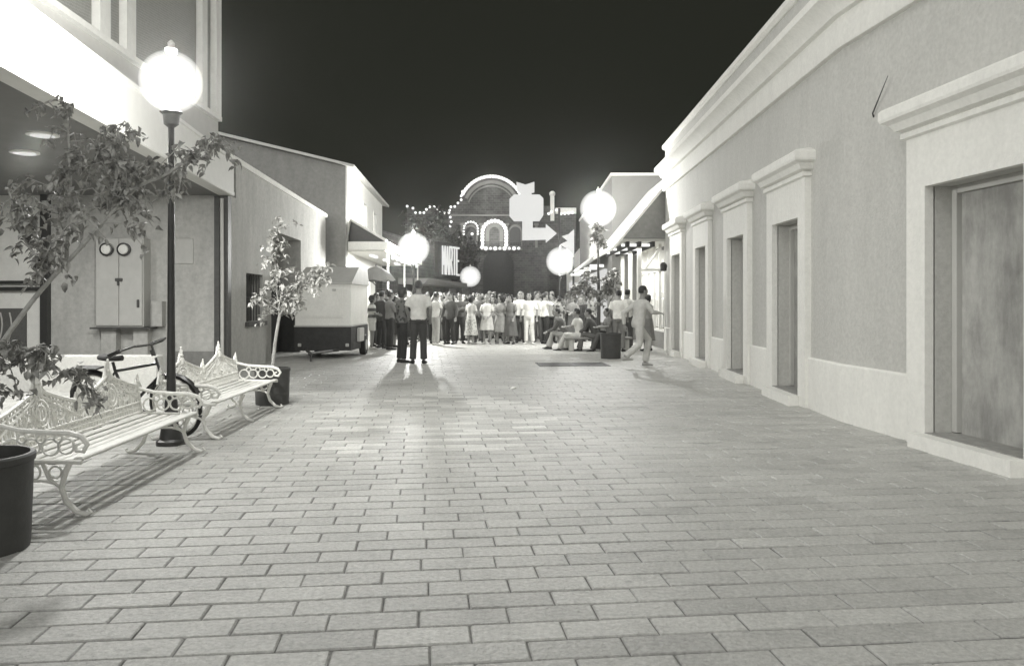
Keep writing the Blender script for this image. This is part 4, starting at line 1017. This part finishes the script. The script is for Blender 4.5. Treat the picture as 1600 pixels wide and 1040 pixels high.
def figure(name, h=1.75, arms=((( .27, .02, 1.13), (.28, .1, .89)), ((-.27, .02, 1.13), (-.28, .1, .89))), legs=None, woman=False, lower='trousers', sleeve='short', hip=None,
           lean=(0, 0), head_turn=0, hair='short', skirt_len=.35, build=1.0, shoes=True, jacket=False):
    """standing figure facing +Y, feet at z=0; returns {part: mesh}"""
    V = Vector
    k = h / 1.75; f = build
    hipz = .93 if hip is None else hip[2]; hx, hy = (0, 0) if hip is None else hip[:2]
    if legs is None: legs = (((.10, .01, .50), (.11, -.02, .085), (.25, 1)), ((-.10, .02, .50), (-.12, 0, .085), (-.25, 1)))
    top = V((hx + lean[0], hy + lean[1], hipz + .52))
    pel = V((hx, hy, hipz))
    def tor(z):  # z above pelvis
        u = z / .52; return pel.lerp(top, u)
    sw = .165 if woman else .19
    hipw = .17 if woman else .158
    tors = [(-.09, hipw * .72, .10), (-.02, hipw, .125), (.06, hipw * .97, .12), (.18, (.125 if woman else .14) * f, .10 * f), (.30, .15 * f, .115 * f), (.40, (.165 if woman else .18) * f, .115 * f), (.47, sw * .9, .095), (.515, sw * .55, .07), (.54, .058, .055)]
    def torso(mb, infl, z0=-1, z1=9):
        rr = []
        for z, a, b in tors:
            if z0 <= z <= z1: c = tor(z); rr.append(ell(c.x, c.y, c.z, a + infl, b + infl))
        mb.loft(rr, True, True)
    sh = [top + V((s * (sw - .015), 0, -.07)) for s in (1, -1)]
    B = MB(); torso(B, 0)
    nk = top + V((0, .01, .02)); hc = top + V((0, .03, .165)); B.tube([top + V((0, -.005, -.03)), nk + V((0, 0, .03)), hc + V((0, -.01, -.04))], [.062, .055, .05], 10)
    # head: skull and jaw, nose, brow, ears, lips
    ct, st_ = math.cos(head_turn), math.sin(head_turn)
    def H(x, y, z): return hc + V((x * ct - y * st_, x * st_ + y * ct, z))
    B.loft([[H(a * math.cos(q), yo + b_ * math.sin(q), z) for q in np.linspace(0, 2 * PI, 14, endpoint=False)] for z, a, b_, yo in
        ((-.118, .022, .02, .055), (-.108, .042, .045, .04), (-.08, .056, .066, .022), (-.045, .064, .082, .008), (0, .072, .093, 0), (.045, .075, .097, -.003), (.085, .064, .083, -.006), (.112, .04, .052, -.008), (.122, .012, .015, -.008))], True, True)
    B.tube([H(0, .088, .018), H(0, .112, -.02), H(0, .096, -.032)], [.009, .015, .012], 6)
    B.tube([H(-.05, .075, .03), H(0, .094, .034), H(.05, .075, .03)], [.01, .012, .01], 6)
    B.tube([H(-.024, .082, -.06), H(0, .092, -.058), H(.024, .082, -.06)], [.006, .011, .006], 6)
    for s in (1, -1): B.loft([[H(s * (.068 + .014 * d), -.005 + .022 * math.cos(q), .0 + .032 * math.sin(q)) for q in np.linspace(0, 2 * PI, 8, endpoint=False)] for d in (0, 1)], True, True)
    S = MB(); T = MB(); SHS = []
    for i, (el, wr) in enumerate(arms):
        e = V(el) + V((0, 0, 0)); wv = V(wr)
        B.tube([sh[i], sh[i].lerp(e, .5), e, e.lerp(wv, .4), wv], [.05 * f, .046 * f, .038, .036, .026], 10)
        hand(B, wv, (wv - e), V((-1 if i == 0 else 1, .6, .2)))
        if sleeve == 'short': S.tube([sh[i] + V((0, 0, .012)), sh[i].lerp(e, .5), sh[i].lerp(e, .86)], [.068 * f, .064 * f, .062], 10)
        elif sleeve == 'long': S.tube([sh[i] + V((0, 0, .012)), sh[i].lerp(e, .5), e, e.lerp(wv, .5), e.lerp(wv, .97)], [.068 * f, .063 * f, .054, .05, .04], 10)
        else: S.tube([sh[i] + V((0, 0, .012)), sh[i].lerp(e, .25)], [.06, .058], 10)
    for i, (kn, an, fd) in enumerate(legs):
        s = 1 if i == 0 else -1; hj = pel + V((s * .085, 0, -.03)); kn = V(kn); an = V(an)
        B.tube([hj, hj.lerp(kn, .4), kn, kn.lerp(an, .35), an, an + V((0, 0, -.03))], [.082, .076, .053, .052, .036, .034], 10)
        fdv = V((fd[0], fd[1], 0)).normalized()
        B.tube([an + V((0, 0, -.045)) - fdv * .045, an + V((0, 0, -.05)) + fdv * .07, an + V((0, 0, -.06)) + fdv * .155], [.034, .036, .022], 8, .8)
        if lower == 'trousers':
            T.tube([hj + V((0, 0, .04)), hj.lerp(kn, .45), kn, kn.lerp(an, .5), kn.lerp(an, .98)], [.10, .092, .074, .073, .074], 10)
        elif lower == 'shorts':
            T.tube([hj + V((0, 0, .04)), hj.lerp(kn, .45), hj.lerp(kn, .75)], [.105, .1, .098], 10)
        a0 = an + V((0, 0, -.05)); SH = MB(); SHS.append(SH)
        SH.loft([[a0 + fdv * (a) + V((-fdv.y, fdv.x, 0)) * (wd * math.cos(q)) + V((0, 0, hz * math.sin(q) + zo)) for q in np.linspace(0, 2 * PI, 10, endpoint=False)] for a, wd, hz, zo in
            ((-.075, .02, .02, -.005), (-.06, .036, .045, .008), (.0, .042, .05, .012), (.07, .048, .036, 0), (.14, .046, .027, -.008), (.18, .03, .018, -.014), (.195, .01, .01, -.018))], True, True)
    if lower in ('trousers', 'shorts'): torso(T, .016, -.1, .09)
    if lower == 'skirt':
        kz = skirt_len
        kn = (V(legs[0][0]) + V(legs[1][0])) / 2; an = (V(legs[0][1]) + V(legs[1][1])) / 2
        rr = []
        n = 28
        for u, a, b_ in ((0, .135, .115), (.12, hipw + .012, .135), (.25, hipw + .03, .15), (.6, hipw + .06, .18), (1, hipw + .10, .21)):
            z = pel.z + .12 - u * (pel.z + .12 - kz)
            q0 = kn.lerp(pel, min(1, max(0, (z - .5) / .43))) if z > .5 else an.lerp(kn, z / .5)
            rr.append([(q0.x + (a + .018 * u * math.cos(7 * t)) * math.cos(t), q0.y + (b_ + .018 * u * math.cos(7 * t)) * math.sin(t), z) for t in np.linspace(0, 2 * PI, n, endpoint=False)])
        T.loft(rr, True, True)
    if jacket: torso(S, .03, -.1, .52)
    elif lower == 'skirt': torso(S, .014, .05, .52)
    else: torso(S, .02, -.03, .52)
    if lower != 'skirt' or jacket: pass
    Hm = MB()
    if hair != 'bald':
        vol = {'short': .0, 'bushy': .03, 'long': .012, 'bun': .006}[hair]
        rings = []
        for z, a, b_, yo in ((-.04, .070, .070, -.030), (.0, .079, .090, -.022), (.045, .083, .101, -.012), (.085, .074, .092, -.010), (.116, .05, .062, -.01), (.132, .014, .016, -.01)):
            a += vol; b_ += vol * .9
            rg = []
            for q in np.linspace(0, 2 * PI, 16, endpoint=False):
                y = yo + b_ * math.sin(q); fr = .050 if z < .05 else .2
                rg.append(H(a * math.cos(q) * (1 + .03 * math.sin(5 * q)), min(y, fr), z))
            rings.append(rg)
        Hm.loft(rings, True, True)
        if hair in ('long', 'bushy'):
            Hm.loft([[H(a * math.cos(q), -.05 + b_ * math.sin(q), z) for q in np.linspace(0, 2 * PI, 12, endpoint=False)] for z, a, b_ in ((-.19 if hair == 'long' else -.11, .06, .03), (-.12, .085, .05), (-.02, .09 + vol, .065), (.04, .075, .06))], True, True)
        if hair == 'bun': Hm.ball(H(0, -.11, .05), .045)
    E = MB()
    for s in (1, -1): E.ball(H(s * .031, .088, .016), .011, 6, 4); E.tube([H(s * .05, .085, .035), H(s * .018, .097, .037)], .005, 4)
    parts = {}
    parts['person'] = remesh(B, 'person', .0115, 1, .5)
    parts['shirt'] = remesh(S, 'shirt', .018, 3)
    if lower: parts['skirt' if lower == 'skirt' else lower] = remesh(T, lower, .018, 2)
    for i, q in enumerate(SHS): parts['shoe%d' % i] = remesh(q, 'shoe', .012, 1)
    if hair != 'bald': parts['hair'] = remesh(Hm, 'hair', .012, 1)
    parts['eyes'] = E.mesh('eyes', True)
    for me in parts.values():
        n = len(me.vertices); co = np.empty(n * 3, 'f'); me.vertices.foreach_get('co', co); co *= k; me.vertices.foreach_set('co', co); me.update()
        if not me.materials: me.materials.append(None)
    return parts
PROTO = {
    'man_back': figure('man_back', 1.82, ((( .25, -.03, 1.16), (.24, .13, .95)), ((-.25, -.02, 1.16), (-.22, .16, .98))), hair='short', build=1.04),
    'man_hips': figure('man_hips', 1.74, (((.36, -.03, 1.17), (.21, .02, 1.0)), ((-.25, .0, 1.13), (-.25, .10, .90)))),
    'man_relaxed': figure('man_relaxed', 1.74),
    'man_crossed': figure('man_crossed', 1.73, (((.25, .06, 1.15), (-.02, .22, 1.19)), ((-.25, .06, 1.15), (.02, .24, 1.15))), sleeve='long'),
    'man_jacket': figure('man_jacket', 1.75, sleeve='long', jacket=True),
    'man_bald': figure('man_bald', 1.76, hair='bald', build=1.08),
    'man_wave': figure('man_wave', 1.74, (((.36, .14, 1.30), (.20, .34, 1.46)), ((-.25, .02, 1.13), (-.26, .12, .9)))),
    'woman_dress': figure('woman_dress', 1.63, (((.22, .02, 1.14), (.16, .20, 1.05)), ((-.22, .02, 1.14), (-.24, .1, .9))), woman=True, lower='skirt', hair='bushy', skirt_len=.32, sleeve='short'),
    'woman_skirt': figure('woman_skirt', 1.64, (((.23, .0, 1.13), (.12, .17, .98)), ((-.23, .0, 1.13), (-.12, .18, .98))), woman=True, lower='skirt', hair='bun', skirt_len=.50),
    'woman_long': figure('woman_long', 1.66, (((.24, .04, 1.15), (.03, .2, 1.10)), ((-.24, .04, 1.15), (-.02, .22, 1.06))), woman=True, lower='skirt', hair='long', skirt_len=.10),
    'woman_hand': figure('woman_hand', 1.62, (((.23, .08, 1.15), (.09, .19, 1.34)), ((-.22, .0, 1.13), (-.2, .12, .92))), woman=True, lower='skirt', hair='long', skirt_len=.28),
    'woman_shorts': figure('woman_shorts', 1.62, (((.22, .06, 1.15), (-.03, .19, 1.14)), ((-.22, .06, 1.15), (.03, .21, 1.11))), woman=True, lower='shorts', hair='bushy'),
    'woman_trousers': figure('woman_trousers', 1.66, (((.25, .08, 1.14), (.0, .22, 1.10)), ((-.25, .05, 1.13), (-.05, .22, 1.03))), woman=True, hair='bushy'),
    'strider': figure('strider', 1.76, (((.24, .22, 1.18), (.16, .42, 1.16)), ((-.27, -.22, 1.16), (-.26, -.20, .90))), legs=(((.10, -.02, .49), (.10, -.36, .24), (.05, 1)), ((-.09, .30, .58), (-.10, .22, .10), (0, 1))), hip=(0, 0, .94), lean=(0, .09), sleeve='long'),
    'sitter': figure('sitter', 1.74, (((.24, .16, .75), (.12, .42, .72)), ((-.24, .16, .75), (-.12, .42, .72))), legs=(((.12, .44, .50), (.13, .50, .09), (.1, 1)), ((-.12, .42, .50), (-.14, .62, .09), (-.1, 1))), hip=(0, 0, .46), lean=(0, .10), sleeve='short'),
    'sitter_bent': figure('sitter_bent', 1.72, (((.22, .34, .66), (.10, .55, .55)), ((-.22, .34, .66), (-.10, .56, .55))), legs=(((.14, .42, .52), (.16, .58, .09), (.2, 1)), ((-.14, .42, .52), (-.16, .48, .09), (-.2, 1))), hip=(0, 0, .46), lean=(0, .24), sleeve='long'),
    'man_turned': figure('man_turned', 1.76, (((.26, .0, 1.13), (.2, .16, .95)), ((-.27, -.03, 1.14), (-.3, .04, .9))), head_turn=.8, lean=(.02, .02)),
    'man_pockets': figure('man_pockets', 1.71, (((.28, -.04, 1.14), (.2, .06, .93)), ((-.28, -.04, 1.14), (-.2, .06, .93))), head_turn=-.7, sleeve='long', legs=(((.12, .03, .5), (.17, .02, .085), (.4, 1)), ((-.09, .0, .5), (-.08, -.03, .085), (-.1, 1)))),
    'woman_turned': figure('woman_turned', 1.6, (((.22, .05, 1.13), (.05, .2, 1.05)), ((-.22, -.02, 1.13), (-.25, .06, .9))), woman=True, lower='skirt', hair='bushy', skirt_len=.42, head_turn=-.9),
    'man_arms_up': figure('man_arms_up', 1.74, (((.34, .12, 1.36), (.22, .24, 1.58)), ((-.34, .12, 1.34), (-.20, .26, 1.55)))),
    'child': figure('child', 1.35, hair='short', lower='shorts'),
}
def person(proto, x, y, face, label, shirt='cloth62', lower='cloth5', skin='skin', hair='hair', shoes='cloth3', scale=1.0, group=None, z=0.0):
    """face: direction looked at, degrees; 0 = away from the camera, 180 = towards it, 90 = to the left"""
    P = PROTO[proto]
    root = bpy.data.objects.new('person', P['person']); C.objects.link(root)
    root.location = (x, y, z); root.rotation_euler = (0, 0, R(face)); root.scale = (scale,) * 3
    def setm(o, m): o.material_slots[0].link = 'OBJECT'; o.material_slots[0].material = M[m]
    setm(root, skin); tag(root, label, 'person', group or 'people in the evening crowd')
    for nm, me in P.items():
        if nm == 'person': continue
        nm = nm.rstrip('01'); o = bpy.data.objects.new(nm, me); C.objects.link(o); o.parent = root
        setm(o, {'shirt': shirt, 'trousers': lower, 'skirt': lower, 'shorts': lower, 'shoe': shoes, 'hair': hair, 'eyes': 'hair'}[nm])
    return root
X = lambda px, y: (px - 800) * y / 1260
def pp(proto, px, y, *a, **k): return person(proto, X(px, y), y, *a, **k)
# the two nearest, their backs to the camera
pp('man_back', 654, 18.4, 4, 'tall man in white shirt and dark trousers seen from behind, nearest of the crowd', 'cloth62', 'cloth5', scale=1.05)
pp('woman_trousers', 628, 18.7, -55, 'person in dark patterned blouse and black trousers beside the tall white-shirted man', 'dark_print', 'cloth3', scale=1.06)
# front row from left to right
pp('woman_shorts', 581, 23.9, -70, 'woman in white shorts and banded top right beside the trailer', 'banded', 'cloth62', shoes='cloth50')
pp('man_jacket', 596, 24.6, -30, 'man wholly in dark clothes between the trailer and the striped blouse', 'cloth5', 'cloth3')
pp('man_crossed', 609, 23.7, -60, 'man in mid-grey shirt and dark trousers behind the woman in the striped blouse', 'cloth18', 'cloth3')
pp('man_hips', 681, 26.2, -50, 'man in white shirt and pale trousers with white shoes, hand on hip', 'cloth62', 'cloth36', shoes='cloth62')
pp('man_jacket', 704, 26.9, 150, 'man in dark jacket and dark trousers next to the pale-trousered man', 'cloth8', 'cloth3')
pp('man_crossed', 718, 27.3, 190, 'dark-clad man with folded arms left of the long pale dress', 'cloth12', 'cloth5')
pp('woman_dress', 736, 26.9, -35, 'bushy-haired woman in long pale flared dress', 'cloth50', 'pale_print', shoes='cloth26')
pp('woman_skirt', 761, 27.0, 170, 'woman in white blouse and short pale skirt with bare legs', 'cloth62', 'cloth50', shoes='cloth36', hair='hair_grey')
pp('woman_turned', 782, 27.1, 175, 'woman in mid-grey dress facing the camera left of the dark grey dress', 'cloth26', 'cloth26', scale=1.02, shoes='cloth12')
pp('woman_hand', 798, 27.0, 150, 'woman in dark grey dress with one hand raised to her chest', 'cloth18', 'cloth12', scale=1.02)
pp('man_bald', 813, 27.7, 180, 'bald man in white shirt and dark trousers standing just behind the white suit', 'cloth62', 'cloth5', scale=1.02)
pp('man_relaxed', 827, 27.0, 168, 'man dressed all in white from shirt to shoes', 'cloth75', 'cloth75', shoes='cloth62')
pp('man_wave', 851, 27.1, -60, 'man in white shirt and black trousers with an arm lifted', 'cloth75', 'cloth3')
pp('woman_skirt', 874, 27.6, 5, 'short-haired woman in dark flowered dress seen from behind', 'floral', 'floral', scale=.97)
pp('woman_long', 895, 28.2, 160, 'woman in dark grey long skirt behind the seated people', 'cloth18', 'cloth8')
pp('man_pockets', 862, 28.5, 180, 'man in pale grey shirt behind the arm-lifting man', 'cloth36', 'cloth5')
pp('man_turned', 840, 28.3, 175, 'man in light shirt between the all-white man and the arm-lifting man', 'cloth50', 'cloth8')
pp('woman_hand', 770, 28.2, 180, 'woman in grey blouse just behind the short pale skirt', 'cloth26', 'cloth12')
pp('man_turned', 748, 28.2, 170, 'man in dark shirt behind the long pale dress', 'cloth12', 'cloth5')
pp('man_wave', 690, 28.0, 175, 'man in grey shirt with a hand lifted behind the pale-trousered man', 'cloth26', 'cloth5')
pp('man_jacket', 668, 27.4, 185, 'dark-clad man half hidden by the tall white-shirted man', 'cloth5', 'cloth3')
pp('woman_hand', 640, 26.5, 150, 'woman in dark blouse seen between the two nearest people', 'cloth8', 'cloth5')
pp('man_pockets', 588, 25.6, -20, 'dark-haired man in dark grey behind the white shorts beside the trailer', 'cloth8', 'cloth3')
pp('man_turned', 603, 26.0, -35, 'tall dark-clad man partly hidden behind the mid-grey shirt', 'cloth5', 'cloth5', scale=1.04)
pp('woman_turned', 616, 25.2, -60, 'woman in dark dress just left of the dark patterned blouse', 'cloth5', 'cloth8')
# right-hand group
pp('man_back', 967, 22.9, -12, 'man in white t-shirt and grey trousers seen from behind by the shopfront', 'cloth75', 'cloth18', scale=.97)
pp('man_relaxed', 980, 24.2, -30, 'taller man in white shirt just beyond the white t-shirt', 'cloth62', 'cloth8', scale=1.04)
pp('woman_dress', 1012, 23.2, 40, 'woman in grey dress right of the striding person at the shop window', 'cloth26', 'cloth18')
pp('strider', 997, 17.4, -72, 'person in pale clothes striding across in front of the shopfront', 'cloth50', 'cloth50', shoes='cloth36', group='passers-by')
# seated on the low kerb bench round the sapling
sx = []
t = empty('kerb_bench', (2.5, 23.35, 0), 'low stone bench by the sapling with people sitting on it', 'bench')
w = MB(); w.bbox(-1.0, .95, -.25, .25, .34, .40, .015); w.build('seat', M['step'], t, False, False)
for q in (-.85, .75):
    w = MB(); w.bbox(q, q + .12, -.2, .2, -.01, .34, .015); w.build('leg', M['grey_metal'], t, False, False)
person('sitter', 1.98, 23.3, 65, 'seated man in white shirt and pale trousers, leftmost on the kerb bench', 'cloth62', 'cloth50', z=-.03)
person('sitter_bent', 2.45, 23.2, 75, 'seated man in dark jacket bending forward on the kerb bench', 'cloth8', 'cloth12', z=-.03)
person('sitter', 2.85, 23.15, 100, 'seated man in dark jacket at the right end of the kerb bench', 'cloth18', 'cloth8', z=-.03)
person('sitter_bent', 1.62, 24.2, 80, 'seated woman in grey with knees drawn behind the kerb bench', 'cloth12', 'cloth36', z=-.03)
t = empty('kerb_block', (1.62, 24.2, 0), 'low stone block under the woman seated behind the kerb bench', 'block')
w = MB(); w.bbox(-.22, .22, -.22, .22, -.01, .39, .02); w.build('stone', M['step'], t, False, False)
# packed rows behind
rng = random.Random(21)
row = 0
shirts = ['cloth5', 'cloth8', 'cloth12', 'cloth18', 'cloth26', 'cloth50', 'striped', 'floral', 'cloth5', 'cloth12', 'cloth3', 'pale_print']
kinds = ['man_turned', 'man_pockets', 'woman_turned', 'man_turned', 'woman_turned', 'man_arms_up', 'man_hips', 'man_crossed', 'man_jacket', 'woman_dress', 'woman_skirt', 'woman_hand', 'woman_long', 'man_bald', 'man_relaxed']
for y in (29.2, 30.3, 31.5, 32.8, 34.2):
    px = 592 + rng.uniform(0, 8)
    while px < 925:
        a = rng.choice(kinds)
        if not (abs(px - X(648, y)) < 0):
            pp(a, px, y + rng.uniform(-.3, .3), rng.choice([170, 185, 200, 150, 120, -140, 20]), 'person standing in the packed rows behind the front of the crowd', rng.choice(shirts), rng.choice(['cloth3', 'cloth5', 'cloth8', 'cloth12', 'cloth26']),
               skin=rng.choice(['skin', 'skin', 'skin_dark']), hair=rng.choice(['hair', 'hair', 'hair', 'hair_grey']), scale=rng.uniform(.90, 1.07), group='people in the packed back rows')
        px += rng.uniform(17, 27)

# ------------------------------------------------------------------ thin scattering volume added to give the lamps halos
w = MB(); w.box(-14.5, 13, -7, 95, -1.62, 16)
hz = w.build('halo_haze', None); tag(hz, kind='stuff')
hm = bpy.data.materials.new('halo_haze'); hm.use_nodes = True; nt = hm.node_tree; nt.nodes.clear()
vo = nt.nodes.new('ShaderNodeVolumePrincipled'); ou = nt.nodes.new('ShaderNodeOutputMaterial'); nt.links.new(vo.outputs[0], ou.inputs['Volume'])
vo.inputs['Color'].default_value = (.96, .96, .93, 1); vo.inputs['Density'].default_value = .0007; vo.inputs['Anisotropy'].default_value = .93
hz.data.materials.append(hm)
